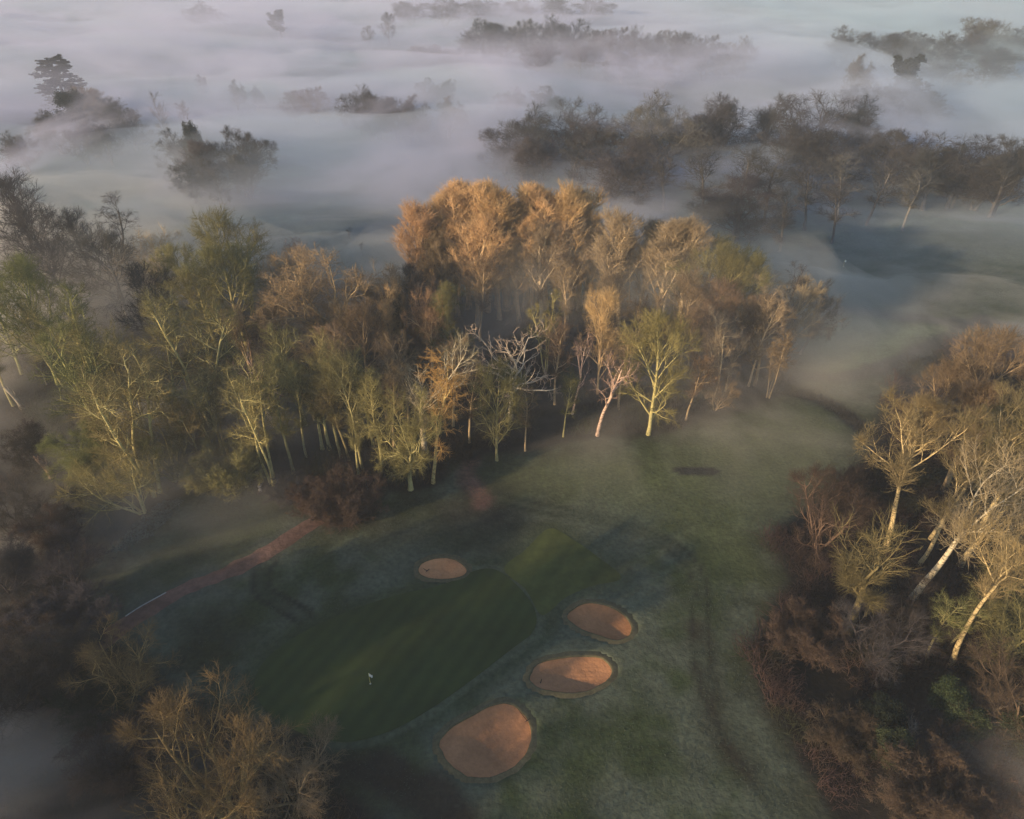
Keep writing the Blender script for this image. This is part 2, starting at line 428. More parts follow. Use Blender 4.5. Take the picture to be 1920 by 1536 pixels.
def sprout(P, R, lv, rg, env=None):
    N, K, _ = P.shape; n = lv['n']
    idx = np.repeat(np.arange(N), n)
    t = lv['t0'] + (lv['t1'] - lv['t0']) * (np.tile(np.arange(n), N) + rg.rand(N * n)) / n
    f = np.clip(t * (K - 1), 0, K - 1.001); k = f.astype(int); w = (f - k)[:, None]
    P0 = P[idx, k] * (1 - w) + P[idx, k + 1] * w
    r0 = R[idx, k] * (1 - w[:, 0]) + R[idx, k + 1] * w[:, 0]
    tan = nrmz(P[idx, k + 1] - P[idx, k])
    az = np.tile(np.arange(n) * 2.4, N) + rg.rand(N)[idx] * 6.28 + rg.randn(N * n) * .5
    ref = np.eye(3)[np.argmin(np.abs(tan), axis=1)]
    u = nrmz(np.cross(tan, ref)); v = np.cross(tan, u)
    ang = np.radians(lv['ang'] + lv.get('av', 10) * rg.randn(N * n))
    if 'angt' in lv: ang = ang + np.radians(lv['angt']) * (1 - t)
    D = np.cos(ang)[:, None] * tan + np.sin(ang)[:, None] * (np.cos(az)[:, None] * u + np.sin(az)[:, None] * v)
    if lv.get('flat'): D[:, 2] *= (1 - lv['flat'])
    D = nrmz(D)
    L = lv['L'] * (1 - lv.get('fall', .35) * t) * (.7 + .6 * rg.rand(N * n))
    if env is not None:
        c, a, lob, seed = env
        q = (P0 - c) / a; vv = D * (L[:, None]) / a
        dirn = nrmz(q + vv)
        e = 1 + lob * (np.sin(dirn[:, 0] * 5 + seed) + np.sin(dirn[:, 1] * 6 + seed * 2) + np.sin(dirn[:, 2] * 7 + seed * 3)) / 2
        A = (vv ** 2).sum(1); B = 2 * (q * vv).sum(1); C = (q ** 2).sum(1) - e ** 2
        s = (-B + np.sqrt(np.maximum(B * B - 4 * A * C, 0))) / (2 * A + 1e-9)
        s = np.where(C > 0, .25, s)
        L = L * np.clip(s * (.85 + .3 * rg.rand(len(s))), .12, 1)
    P2 = grow(P0, D, L, lv['K'], lv['wig'], lv.get('trop', 0), rg)
    rb = np.maximum(np.minimum(r0 * lv['rr'], L * .05 + .006), lv.get('rmin', .012))
    prof = (1 - np.linspace(0, 1, lv['K']) * .75)
    return P2, rb[:, None] * prof[None]

def leaves(pts, n, spread, size, rg, flatz=1.0, updir=False):
    i = rg.randint(0, len(pts), n)
    c = pts[i] + rg.randn(n, 3) * spread * np.array([1, 1, flatz])
    a = nrmz(rg.randn(n, 3) * np.array([1, 1, .5])); b = nrmz(np.cross(a, rg.randn(n, 3)))
    s = size * (.6 + .8 * rg.rand(n))[:, None]
    q = np.stack([c - a * s, c + b * s * .55, c + a * s, c - b * s * .55], 1)
    V = q.reshape(-1, 3); o = (np.arange(n) * 4)[:, None]
    T = np.concatenate([o + np.array([0, 1, 2]), o + np.array([0, 2, 3])])
    return V, T

def D_(n, t0, t1, ang, av, L, K, wig, trop, rr, S, **k):
    d = dict(n=n, t0=t0, t1=t1, ang=ang, av=av, L=L, K=K, wig=wig, trop=trop, rr=rr, S=S); d.update(k); return d

def E_(cz, rx, rz, lob=.12): return ((0, 0, cz), (rx, rx, rz), lob)

# every kind is 20 m tall before scaling; ntr = how many levels belong to the trunk mesh
KINDS = {
 'oak': dict(stems=1, L0=8.5, r0=.62, w0=.07, lean=.05, K0=7, env=E_(12.2, 10.5, 7.6, .09), ntr=3, lv=[
    D_(10, .42, 1, 52, 16, 12, 10, .22, .04, .62, 6, fall=.2), D_(8, .2, 1, 42, 14, 5.2, 8, .26, .05, .62, 4), D_(8, .15, 1, 42, 14, 2.6, 5, .22, .05, .5, 3, rmin=.038),
    D_(8, .1, 1, 40, 16, 1.4, 3, .2, .06, .5, 3, rmin=.022), D_(2, .2, 1, 38, 15, .7, 2, .1, .1, .7, 3, rmin=.014)]),
 'dome': dict(stems=1, L0=17, r0=.36, w0=.035, lean=.03, K0=9, env=E_(11.0, 8.2, 9.0, .08), ntr=3, lv=[
    D_(16, .16, .95, 42, 8, 10, 8, .10, .09, .55, 5, fall=.5, angt=14), D_(8, .2, 1, 36, 10, 4.0, 6, .14, .06, .58, 4), D_(8, .15, 1, 36, 12, 2.1, 4, .16, .06, .5, 3, rmin=.034),
    D_(7, .1, 1, 34, 12, 1.25, 3, .14, .08, .6, 3, rmin=.019)]),
 'poplar': dict(stems=1, L0=19, r0=.34, w0=.03, lean=.04, K0=10, env=E_(12.2, 4.2, 7.4, .16), ntr=3, lv=[
    D_(22, .24, .97, 27, 7, 8.0, 7, .08, .12, .48, 5, fall=.45), D_(8, .15, 1, 30, 10, 2.9, 5, .10, .18, .55, 4), D_(8, .12, 1, 30, 12, 1.7, 4, .12, .20, .6, 3, rmin=.030),
    D_(6, .1, 1, 28, 12, .9, 3, .12, .14, .7, 3, rmin=.014)]),
 'fan': dict(stems=1, L0=8.0, r0=.42, w0=.025, lean=.02, K0=6, env=E_(14.0, 7.0, 6.2, .08), ntr=4, lv=[
    D_(6, .55, 1, 30, 8, 11, 8, .07, .05, .70, 6, fall=.1), D_(8, .22, 1, 27, 7, 5.2, 7, .09, .05, .65, 5), D_(7, .2, 1, 30, 9, 2.4, 5, .14, .05, .5, 3, rmin=.034),
    D_(7, .1, 1, 32, 10, 1.2, 3, .14, .05, .6, 3, rmin=.018), D_(1, .2, 1, 32, 12, .6, 2, .1, .06, .7, 3, rmin=.010)]),
 'slender': dict(stems=1, L0=17.5, r0=.24, w0=.05, lean=.07, K0=11, env=E_(14.4, 4.8, 6.4, .14), ntr=3, lv=[
    D_(15, .38, .98, 40, 14, 5.5, 7, .15, .10, .5, 5, fall=.3), D_(8, .15, 1, 40, 14, 2.6, 5, .2, .10, .55, 3, rmin=.036), D_(8, .12, 1, 40, 15, 1.4, 4, .2, .10, .6, 3, rmin=.024),
    D_(4, .1, 1, 38, 15, .75, 2, .15, .12, .7, 3, rmin=.012)]),
 'coppice': dict(stems=3, L0=16.5, r0=.21, w0=.05, lean=.12, K0=10, env=E_(13.8, 5.8, 6.8, .16), ntr=3, lv=[
    D_(11, .36, .98, 38, 14, 4.8, 7, .16, .10, .55, 4, fall=.3), D_(7, .15, 1, 40, 14, 2.4, 5, .2, .10, .55, 3, rmin=.036), D_(7, .12, 1, 40, 15, 1.3, 4, .2, .10, .6, 3, rmin=.024),
    D_(3, .1, 1, 38, 15, .7, 2, .15, .12, .7, 3, rmin=.012)]),
 'wild': dict(stems=2, L0=13, r0=.40, w0=.06, lean=.12, K0=8, env=E_(11.5, 9.5, 9.0, .26), ntr=3, lv=[
    D_(11, .2, 1, 46, 14, 10, 8, .18, .07, .55, 5, fall=.35), D_(9, .15, 1, 40, 14, 4.4, 6, .20, .06, .55, 4), D_(8, .12, 1, 38, 14, 2.2, 4, .2, .06, .5, 3, rmin=.022),
    D_(7, .1, 1, 38, 14, 1.2, 3, .18, .08, .6, 3, rmin=.02), D_(2, .2, 1, 34, 14, .7, 2, .1, .1, .7, 3, rmin=.018)]),
 'birch': dict(stems=1, L0=18.5, r0=.26, w0=.05, lean=.05, K0=13, env=E_(12.8, 4.0, 7.6, .1), ntr=2, lv=[
    D_(12, .30, .97, 40, 10, 5.5, 7, .12, .05, .5, 5, fall=.45), D_(6, .2, 1, 40, 14, 2.2, 5, .16, -.02, .55, 3), D_(6, .15, 1, 36, 14, 1.1, 4, .15, -.07, .6, 3, rmin=.016),
    D_(6, .1, 1, 34, 14, .8, 3, .12, -.10, .7, 3, rmin=.015)]),
 'barebirch': dict(stems=1, L0=16, r0=.30, w0=.07, lean=.05, K0=12, env=E_(13.0, 4.4, 7.2, .1), ntr=3, lv=[
    D_(8, .38, .97, 34, 8, 8, 7, .09, .05, .6, 5, fall=.4), D_(5, .25, 1, 34, 12, 3.0, 5, .13, .03, .55, 4), D_(4, .2, 1, 36, 14, 1.3, 4, .16, .03, .55, 3, rmin=.02), D_(3, .2, 1, 36, 14, .7, 3, .16, .0, .6, 3, rmin=.014)]),
 'dead': dict(stems=1, L0=8.5, r0=.48, w0=.13, lean=.05, K0=9, env=E_(12.5, 8.0, 7.6, .15), ntr=3, lv=[
    D_(10, .45, 1, 50, 15, 9.5, 11, .24, .05, .68, 6, fall=.15), D_(6, .2, 1, 42, 14, 4.2, 7, .26, .06, .65, 5), D_(4, .2, 1, 40, 14, 1.9, 5, .24, .08, .6, 4, rmin=.05), D_(2, .3, .9, 40, 15, .9, 3, .2, .08, .7, 3, rmin=.035)]),
 'fork': dict(stems=1, L0=12.0, r0=.33, w0=.05, lean=.06, K0=10, env=E_(15.2, 6.0, 6.0, .12), ntr=3, lv=[
    D_(5, .68, 1, 30, 10, 9, 9, .12, .08, .62, 7, fall=.1), D_(8, .25, 1, 38, 10, 4.0, 6, .15, .12, .5, 5), D_(8, .15, 1, 38, 12, 2.1, 5, .16, .16, .55, 3, rmin=.030),
    D_(6, .1, 1, 36, 12, 1.2, 3, .14, .18, .6, 3, rmin=.018), D_(1, .1, 1, 34, 12, .6, 2, .14, .18, .7, 3, rmin=.012)]),
 'spray': dict(stems=4, L0=13, r0=.32, w0=.07, lean=.42, K0=9, env=E_(9.5, 12.0, 10.5, .12), ntr=3, lv=[
    D_(8, .12, 1, 40, 12, 8.5, 9, .15, .06, .6, 5, fall=.3), D_(7, .15, 1, 34, 12, 4.2, 7, .17, .05, .6, 4, rmin=.03), D_(7, .12, 1, 34, 12, 2.4, 5, .18, .06, .6, 3, rmin=.028),
    D_(7, .1, 1, 34, 12, 1.4, 3, .17, .06, .7, 3, rmin=.017)]),
 'bush': dict(stems=9, L0=14, r0=.22, w0=.06, lean=.8, K0=7, env=E_(7.5, 15.0, 12.5, .14), ntr=2, lv=[
    D_(9, .1, 1, 34, 12, 7, 6, .12, .10, .6, 4, fall=.3), D_(9, .1, 1, 34, 12, 3.4, 4, .15, .14, .6, 3), D_(8, .1, 1, 34, 14, 2.0, 3, .15, .14, .7, 3, rmin=.05), D_(4, .1, 1, 30, 14, 1.2, 2, .15, .14, .7, 3, rmin=.04)]),
 'cedar': dict(stems=1, L0=19.5, r0=.55, w0=.02, lean=.02, K0=9, env=None, ntr=2, leaf=(26000, .30, .30, .30), lv=[
    D_(34, .16, 1, 84, 5, 9.2, 6, .05, .02, .35, 4, fall=.74, flat=.6), D_(9, .15, 1, 55, 10, 2.7, 4, .08, .0, .5, 3, flat=.75)]),
 'pine': dict(stems=1, L0=17.5, r0=.42, w0=.05, lean=.05, K0=9, env=E_(14.0, 9.0, 5.6, .3), ntr=2, leaf=(15000, .6, .34, .45), lv=[
    D_(14, .45, 1, 66, 12, 10, 7, .12, .05, .5, 4, fall=.5), D_(9, .25, 1, 50, 14, 2.6, 4, .2, .1, .5, 3)]),
 'evergreen': dict(stems=1, L0=14, r0=.4, w0=.04, lean=.04, K0=8, env=E_(10.2, 8.0, 9.8, .16), ntr=2, leaf=(30000, .55, .26, 1), lv=[
    D_(16, .12, 1, 50, 12, 10, 8, .13, .07, .5, 4, fall=.4), D_(9, .2, 1, 42, 14, 3.6, 5, .18, .06, .5, 3), D_(5, .2, 1, 42, 14, 1.6, 3, .18, .06, .5, 3)]),
}

PROTO = {}
def proto(kind, var):
    key = (kind, var)
    if key in PROTO: return PROTO[key]
    s = KINDS[kind]; rg = rs(1000 + 37 * var + sum(map(ord, kind)))
    ns = s['stems']
    az = np.arange(ns) * 2 * PI / ns + rg.rand() * 6
    P0 = np.stack([np.cos(az) * .35 * (ns > 1), np.sin(az) * .35 * (ns > 1), np.full(ns, -.4)], 1)
    ln = s['lean'] * (.6 + .8 * rg.rand(ns))
    D = np.stack([np.cos(az) * ln, np.sin(az) * ln, np.ones(ns)], 1)
    L0 = s['L0'] * (1 + .15 * rg.randn(ns) * (ns > 1)) + .4
    P = grow(P0, D, L0, s['K0'], s['w0'], .015 if ns > 1 else .03, rg)
    tt = np.linspace(0, 1, s['K0'])
    R = (s['r0'] * (1 - .62 * tt))[None] * np.ones((ns, 1)); R[:, 0] *= 1.35
    env = None
    if s['env']:
        c, a, lob = s['env']; c = np.array(c, float); c[:2] = P[:, -1, :2].mean(0) * .5
        env = (c, np.array(a, float), lob, rg.rand() * 6)
    lev = [(P, R, 7)]
    cur = (P, R)
    for q_, lv in enumerate(s['lv']):
        cur = sprout(cur[0], cur[1], lv, rg, env if q_ < len(s['lv']) - 2 or s.get('leaf') or kind == 'bush' else None); lev.append((cur[0], cur[1], lv['S']))
    # base of limbs continues: last point of leader gets thin
    n = s['ntr']
    tr = join([tubes(*q) for q in lev[:n]])
    cr = [tubes(*q) for q in lev[n:]]
    if s.get('leaf'):
        nl, sp, sz, fz = s['leaf']; pts = lev[-1][0].reshape(-1, 3)
        cr.append(leaves(pts, nl, sp, sz, rg, fz))
    cr = join(cr)
    me1 = mesh_tris('trunk', *tr); me2 = mesh_tris('crown', *cr, smooth=not s.get('leaf'))
    me1.materials.append(M_birch if kind in ('birch', 'barebirch', 'fork') else M_bark)
    me2.materials.append(M_leaf if s.get('leaf') else M_twig)
    PROTO[key] = (me1, me2)
    return PROTO[key]

TINT = {   # trunk and limbs, twigs
 'gold':   ((.58, .40, .22), (.47, .30, .155)),
 'palegold': ((.55, .42, .27), (.34, .255, .165)),
 'brown':  ((.34, .245, .145), (.18, .125, .076)),
 'oakgold': ((.46, .33, .18), (.23, .16, .09)),
 'dark':   ((.06, .05, .04), (.045, .035, .028)),
 'olive':  ((.30, .26, .12), (.15, .135, .055)),
 'green':  ((.30, .29, .11), (.10, .110, .036)),
 'mossy':  ((.46, .39, .17), (.18, .152, .060)),
 'dimoss': ((.24, .19, .09), (.105, .080, .038)),
 'dimgold': ((.34, .235, .10), (.165, .112, .050)),
 'orange': ((.52, .38, .16), (.34, .20, .07)),
 'white':  ((.62, .52, .37), (.27, .21, .13)),
 'bone':   ((.58, .49, .38), (.36, .28, .21)),
 'pink':   ((.60, .41, .32), (.33, .20, .15)),
 'rust':   ((.11, .07, .05), (.062, .040, .030)),
 'grey':   ((.085, .078, .080), (.050, .047, .050)),
 'greylit':((.16, .15, .145), (.095, .09, .085)),
 'black':  ((.04, .036, .034), (.022, .025, .022)),
 'rwood': ((.50, .38, .20), (.21, .160, .080)),
 'dimbrown': ((.15, .105, .07), (.085, .058, .040)),
 'leafgreen': ((.08, .07, .04), (.034, .044, .019)),
 'leafdark': ((.05, .045, .04), (.018, .026, .014)),
 'purple': ((.085, .068, .068), (.056, .048, .052)),
}
NAMES = {'oak': ('oak_tree', 'tree'), 'dome': ('round_tree', 'tree'), 'wild': ('bare_tree', 'tree'), 'poplar': ('poplar_tree', 'tree'), 'fan': ('fan_shaped_tree', 'tree'),
 'slender': ('slender_tree', 'tree'), 'coppice': ('multi_stemmed_tree', 'tree'), 'birch': ('birch_tree', 'tree'), 'barebirch': ('birch_tree', 'tree'),
 'dead': ('dead_tree', 'tree'), 'fork': ('forked_tree', 'tree'), 'spray': ('spreading_tree', 'tree'), 'bush': ('shrub', 'shrub'), 'cedar': ('cedar_tree', 'tree'),
 'pine': ('pine_tree', 'tree'), 'evergreen': ('evergreen_tree', 'tree')}
_cnt = {}
NVAR = {'oak': 3, 'dome': 3, 'wild': 4, 'poplar': 4, 'fan': 2, 'slender': 4, 'coppice': 3, 'birch': 2, 'fork': 3, 'spray': 3, 'bush': 2, 'evergreen': 2}

def place(kind, x, y, h, tint, label, group=None, sx=1.0, rz=None, var=None, lean=None):
    i = _cnt.get(kind, 0); _cnt[kind] = i + 1
    rg = rs(77 + i * 13 + sum(map(ord, kind)))
    v = (i % NVAR.get(kind, 1)) if var is None else var
    m1, m2 = proto(kind, v)
    nm, cat = NAMES[kind]
    s = h / 20.0
    z = float(hgt(x, y))
    e = empty(nm, (x, y, z - .05), rg.rand() * 6.28 if rz is None else rz, (s * sx, s * sx, s))
    if lean: e.rotation_euler = (lean[0], lean[1], e.rotation_euler[2])
    tag(e, label, cat, group)
    tc, cc = TINT[tint]
    j = 1 + .10 * rg.randn()
    a = link('trunk', m1, None, e); a.color = (*[min(.8, c * j) for c in tc], 1)
    b = link('crown', m2, None, e); j2 = 1 + .12 * rg.randn()
    b.color = (cc[0] * j2, cc[1] * j2 * (1 + .03 * rg.randn()), cc[2] * j2, 1)
    return e

def B(kind, px, py, top, tint, label, group=None, **k):
    """tree given by the foot of its trunk and the row of its top"""
    x, y = at(px, py)
    v = (top - 768) / F; h = CAM_H + y * (-sn - v * cs) / (cs - v * sn)
    return place(kind, float(x), float(y), float(h), tint, label, group, **k)

def Tp(kind, px, py, h, tint, label, group=None, **k):
    """tree given by the top of its crown and its height"""
    x, y = at(px, py, h)
    return place(kind, float(x), float(y), h, tint, label, group, **k)

# ------------------------------------------------------------------ trees
# far belts standing out of the mist
G1 = 'trees of the far dark belt at the top'
for px, py, h, kd, tn, sx, lb in [
 (905,36,21,'wild','black',1.2,'dark dense tree at the left end of the far top belt'),
 (945,40,20,'wild','black',1.0,'dark dense tree second from the left end of the far top belt'),
 (986,40,20,'wild','grey',.8,'slim grey tree filling the dip between the two dark clumps of the far belt'),
 (1032,32,23,'wild','black',1.1,'tallest dark tree of the far top belt'),
 (1075,38,21,'wild','black',1.2,'dark tree right of the tallest one in the far belt'),
 (1115,52,19,'wild','grey',1.0,'grey tree where the far belt begins to drop to the right'),
 (1160,56,19,'wild','purple',1.0,'purplish bare tree right of the dark clumps of the far belt'),
 (1205,54,20,'wild','grey',1.0,'grey bare tree in the middle of the low stretch of the far belt'),
 (1240,60,18,'wild','grey',.9,'darker tree amid the low stretch of the far belt'),
 (1290,58,20,'wild','grey',1.1,'grey bare tree at the centre right of the far belt'),
 (1330,70,18,'wild','grey',1.0,'low grey tree second from the right end of the main far belt'),
 (1395,70,18,'wild','greylit',1.1,'paler rounded tree ending the far belt on the right, half lost in mist'),
 (1365,84,15,'wild','grey',.9,'small grey tree beside the pale one that ends the far belt'),
 (800,82,9,'bush','grey',1.6,'low hedge bush trailing left from the far belt in the mist'),
 (850,86,9,'bush','grey',1.6,'low hedge bush touching the left foot of the far belt'),
 (1010,80,15,'wild','purple',1.2,'lower misty tree in front of the dip of the far belt'),
 (1090,84,14,'wild','purple',1.2,'lower misty tree in front of the tallest dark far tree'),
 (1170,92,14,'wild','grey',1.2,'lower misty tree before the middle of the far belt'),
 (1250,98,14,'wild','purple',1.2,'lower misty tree before the right half of the far belt')]:
    Tp(kd, px, py, h * 1.3, tn, lb, G1, sx=sx * 1.25)
G2 = 'trees along the top edge'
for px, py, h, tn, lb in [(770,2,22,'purple','faint purple tree at the top edge, leftmost of that row'), (830,0,24,'purple','faint purple tree at the top edge above the dark far belt'),
 (900,-4,24,'grey','misty tree at the top edge straight above the left dark clump'), (970,-2,22,'purple','misty tree at the top edge above the dip of the far belt'),
 (1045,-3,24,'grey','misty tree at the top edge above the tallest dark far tree'), (1110,0,22,'purple','misty tree at the top edge above the right dark clump'),
 (370,6,22,'grey','ghostly tree at the top edge, left of the lone pine')]:
    Tp('wild', px, py, h, tn, lb, G2, sx=2.2)
Tp('pine', 522, 20, 24, 'black', 'lone dark pine with a lopsided crown standing in the mist near the top', None, sx=1.0, var=0)
Tp('dome', 725, 28, 22, 'grey', 'single grey rounded tree in the mist between the lone pine and the far belt', sx=1.0)
Tp('dome', 690, 52, 15, 'grey', 'faint low tree at the left foot of the single grey rounded tree', sx=1.1)
G3 = 'trees on the misty slope at the top right'
for px, py, h, tn, sx, lb in [(1600,52,20,'grey',1.2,'faint tree at the left end of the top right slope'), (1665,56,19,'grey',1.2,'faint tree second along the top right slope'),
 (1720,64,18,'grey',1.2,'faint low tree in the sag of the top right slope'), (1775,62,20,'grey',1.2,'dim tree right of the sag on the top right slope'),
 (1830,54,21,'grey',1.2,'dim tree just left of the pale domed one at the top right'), (1872,36,24,'greylit',1.1,'pale domed tree highest on the top right slope'),
 (1925,55,20,'grey',1.2,'dim tree cut by the right edge beside the pale domed one'), (1700,92,15,'grey',1.3,'lower shadowy tree under the sag of the top right slope'),
 (1790,90,16,'grey',1.4,'lower shadowy tree under the middle of the top right slope'), (1870,92,16,'grey',1.4,'lower shadowy tree under the pale domed one')]:
    Tp('wild', px, py, h * 1.3, tn, lb, G3, sx=sx * 1.2)
G4 = 'cluster below the top right slope'
Tp('wild', 1612, 108, 22, 'greylit', 'loose grey tree left of the flat topped cedar in the mist', G4, sx=.9)
Tp('pine', 1690, 108, 26, 'black', 'dark flat topped conifer leaning to the right in the mist', G4, sx=1.0, var=0, rz=.5)
for px, py, h, tn, lb in [(1660,150,17,'grey','low dim tree below the flat topped conifer'), (1715,156,19,'grey','dark rounded tree right below the flat topped conifer'), (1752,170,16,'grey','small dim tree at the right end of the conifer cluster'), (1600,165,15,'grey','misty tree at the left foot of the conifer cluster')]:
    Tp('wild', px, py, h, tn, lb, G4, sx=1.6)
# middle distance, centre and right ridge
G5 = 'trees of the long dark ridge at the right'
for px, py, h, kd, tn, sx, lb in [
 (985,208,21,'wild','grey',.95,'dark capped tree at the left end of the right ridge'),
 (950,235,17,'wild','grey',1.0,'loose low tree spilling from the left end of the right ridge'),
 (1012,255,17,'wild','purple',1.0,'purplish tree in front of the dark capped one at the left of the ridge'),
 (1078,184,23,'oak','grey',.8,'grey branching oak second along the right ridge'),
 (1135,197,22,'oak','grey',.75,'dark oak close right of the grey branching oak on the ridge'),
 (1100,235,17,'wild','purple',1.0,'lower tree in front of the pair of oaks on the ridge'),
 (1232,192,24,'wild','greylit',1.2,'tall pale grey tree with a visible whitish trunk on the ridge'),
 (1190,240,17,'wild','purple',1.1,'low purple tree left of the tall pale grey one'),
 (1342,190,24,'wild','grey',1.0,'dark full tree between the pale grey tree and the great domes'),
 (1315,225,18,'wild','grey',.9,'brownish tree at the left foot of the dark full tree on the ridge'),
 (1452,170,24,'oak','grey',.85,'left one of the great domed oaks on the ridge'),
 (1535,164,26,'oak','grey',1.0,'highest and widest domed oak in the middle of the ridge'),
 (1598,190,22,'wild','black',.9,'dark shoulder tree right of the highest domed oak'),
 (1640,225,18,'oak','grey',.7,'small dark tree where the ridge falls away from the great domes'),
 (1490,235,20,'wild','grey',1.1,'shaded tree below the gap of the great domed oaks'),
 (1560,245,20,'wild','grey',1.1,'shaded bare tree below the highest domed oak'),
 (1690,252,18,'wild','grey',1.1,'low grey tree in the saddle of the right ridge'),
 (1735,262,18,'wild','grey',1.0,'low grey tree at the right of the saddle'),
 (1780,243,22,'oak','grey',.8,'open crowned tree rising past the saddle toward the right edge'),
 (1825,262,19,'wild','grey',1.1,'dark tree just right of the open crowned one'),
 (1868,278,17,'wild','grey',1.0,'low dark tree before the right edge of the ridge'),
 (1912,266,20,'wild','grey',1.0,'dark tree of the ridge cut by the right edge')]:
    Tp(kd, px, py, h * 1.1, tn, lb, G5, sx=sx * 1.35)
G6 = 'lower front row of the right ridge'
for px, py, h, tn, lb in [
 (1080,262,19,'grey','misty front tree under the pair of ridge oaks'), (1150,270,19,'purple','misty front tree right of the ridge oaks'), (1260,270,20,'grey','front tree under the tall pale grey one'),
 (1335,285,20,'grey','brownish front tree with thin pale stems under the dark full tree'), (1400,275,21,'grey','front tree with a leaning pale trunk, left of the domes'), (1460,285,21,'grey','front tree with upright pale trunk beneath the left dome'),
 (1540,300,20,'grey','front tree in shade beneath the highest dome'), (1600,290,20,'greylit','olive tinged front tree under the dark shoulder'), (1660,300,19,'grey','front tree at the falling end of the domes'),
 (1730,315,18,'greylit','olive tinged front tree beneath the saddle'), (1400,330,18,'purple','lowest misty tree at the left of the front row'), (1490,345,18,'grey','lowest tree with white stems at the foot of the ridge'), (1590,340,17,'grey','lowest tree at the right foot of the ridge')]:
    Tp('slender' if tn != 'purple' else 'wild', px, py, h, tn, lb, G6, sx=1.9)
# left and centre islands in the mist
Tp('cedar', 97, 106, 26, 'black', 'tall dark tiered cedar rising from the mist at the left', None, sx=1.15)
Tp('evergreen', 118, 168, 21, 'black', 'dark evergreen hugging the foot of the tiered cedar', sx=1.0)
for px, py, h, tn, lb in [(165,168,20,'brown','brownish misty tree right of the tiered cedar'), (200,190,18,'grey','misty tree sloping down right of the cedar clump'), (90,212,16,'grey','shadowy tree under the tiered cedar'),
 (235,205,16,'grey','faint thin tree between the cedar clump and the twin lobed tree'), (140,232,15,'grey','shadowy low tree below the cedar clump'), (190,240,14,'grey','lowest faint tree of the cedar clump'), (30,250,14,'grey','faint tree at the left edge below the cedar')]:
    Tp('wild', px, py, h, tn, lb, 'trees around the cedar', sx=1.2)
Tp('fan', 287, 166, 22, 'grey', 'bare tree with a twin lobed crown alone in the mist, left', None, sx=.95)
Tp('slender', 335, 196, 15, 'greylit', 'thin pale tree just right of the twin lobed one', sx=1.2)
Tp('evergreen', 349, 232, 20, 'black', 'narrow dark top poking above the left island of trees', sx=.5)
for px, py, h, tn, sx, lb in [(325,248,17,'purple',1.1,'purplish tree at the left side of the left island'), (375,258,18,'purple',1.2,'rounded purplish tree in the middle of the left island'), (440,250,20,'grey',1.1,'tall dark tree at the right end of the left island'),
 (345,290,15,'grey',1.2,'low tree at the front left of the left island'), (395,300,14,'grey',1.2,'low tree at the front middle of the left island'), (455,285,15,'grey',1.0,'low tree at the front right of the left island')]:
    Tp('wild', px, py, h, tn, lb, 'left island of trees in the mist', sx=sx)
Tp('wild', 437, 156, 13, 'grey', 'small dark tree alone in the mist above the left island', sx=.9)
Tp('wild', 476, 165, 10, 'grey', 'tiny faint tree right of the small dark one', sx=.9)
Tp('wild', 375, 142, 10, 'grey', 'tiny ghostly tree left of the small dark one', sx=.9)
Tp('wild', 548, 168, 15, 'greylit', 'pale misty tree, left of a pair near the upper centre', sx=1.2)
Tp('wild', 588, 170, 15, 'brown', 'brownish misty tree, right of a pair near the upper centre', sx=1.2)
for px, py, h, tn, lb in [(672,165,19,'grey','leftmost and highest tree of the centre clump in the mist'), (705,178,18,'grey','second tree of the centre clump in the mist'), (738,184,18,'purple','third tree of the centre clump in the mist'), (768,188,17,'grey','right end tree of the centre clump in the mist'), (690,200,14,'grey','low front tree of the centre clump')]:
    Tp('wild', px, py, h, tn, lb, 'centre clump of trees in the mist', sx=1.15)
Tp('wild', 795, 150, 14, 'grey', 'small misty tree above the centre clump, left of two', sx=1.2)
Tp('wild', 828, 152, 14, 'grey', 'small misty tree above the centre clump, right of two', sx=1.2)
Tp('wild', 838, 190, 15, 'greylit', 'faint pale tree just right of the centre clump', sx=1.2)
Tp('wild', 960, 168, 14, 'purple', 'faint domed tree behind the left end of the ridge', sx=1.4)
Tp('wild', 1020, 168, 14, 'purple', 'broad faint domed tree behind the first ridge oak', sx=1.9)
for px, py, lb in [(653,428,'tiny dark sapling on the misty field behind the wood'), (676,455,'tiny leaning sapling nearer the wood on the misty field')]:
    Tp('slender', px, py, 3.2, 'grey', lb, 'saplings on the misty field', sx=1.6)

# back row of the near wood, left
G7 = 'trees at the back of the wood, left'
Tp('dome', 15, 335, 24, 'purple', 'big dark purplish tree at the left edge, far back', G7, sx=1.2)
Tp('dome', 50, 400, 22, 'grey', 'dark misty tree at the left edge below the purplish one', G7, sx=1.1)
Tp('birch', 180, 368, 24, 'grey', 'grey birch like crown in mist at the back left', G7, sx=1.2)
Tp('dome', 135, 405, 20, 'grey', 'ragged grey tree left of the misty birch crown', G7, sx=.9)
Tp('dome', 185, 440, 20, 'greylit', 'pale brownish tree under the misty birch crown', G7, sx=1.3)
Tp('dome', 90, 460, 19, 'grey', 'dim tree between the left edge and the misty birch', G7, sx=1.3)
B('oak', 300, 590, 408, 'palegold', 'wide bare oak with twisting lit limbs against the mist, back left', None, sx=.78, var=1)
Tp('dome', 398, 410, 24, 'olive', 'tall olive tree right of the wide back oak', G7, sx=.85)
Tp('slender', 437, 420, 22, 'olive', 'thin olive tree at the right shoulder of the tall olive one', G7, sx=1.4)
Tp('dome', 420, 465, 22, 'olive', 'broad olive crown below the tall olive tree', G7, sx=1.15)
Tp('birch', 540, 440, 17, 'pink', 'small pinkish birch top poking up behind the great brown oak', None, sx=.75)
Tp('dome', 503, 484, 15, 'palegold', 'pale misty crown between the olive tree and the great brown oak', G7, sx=.8)
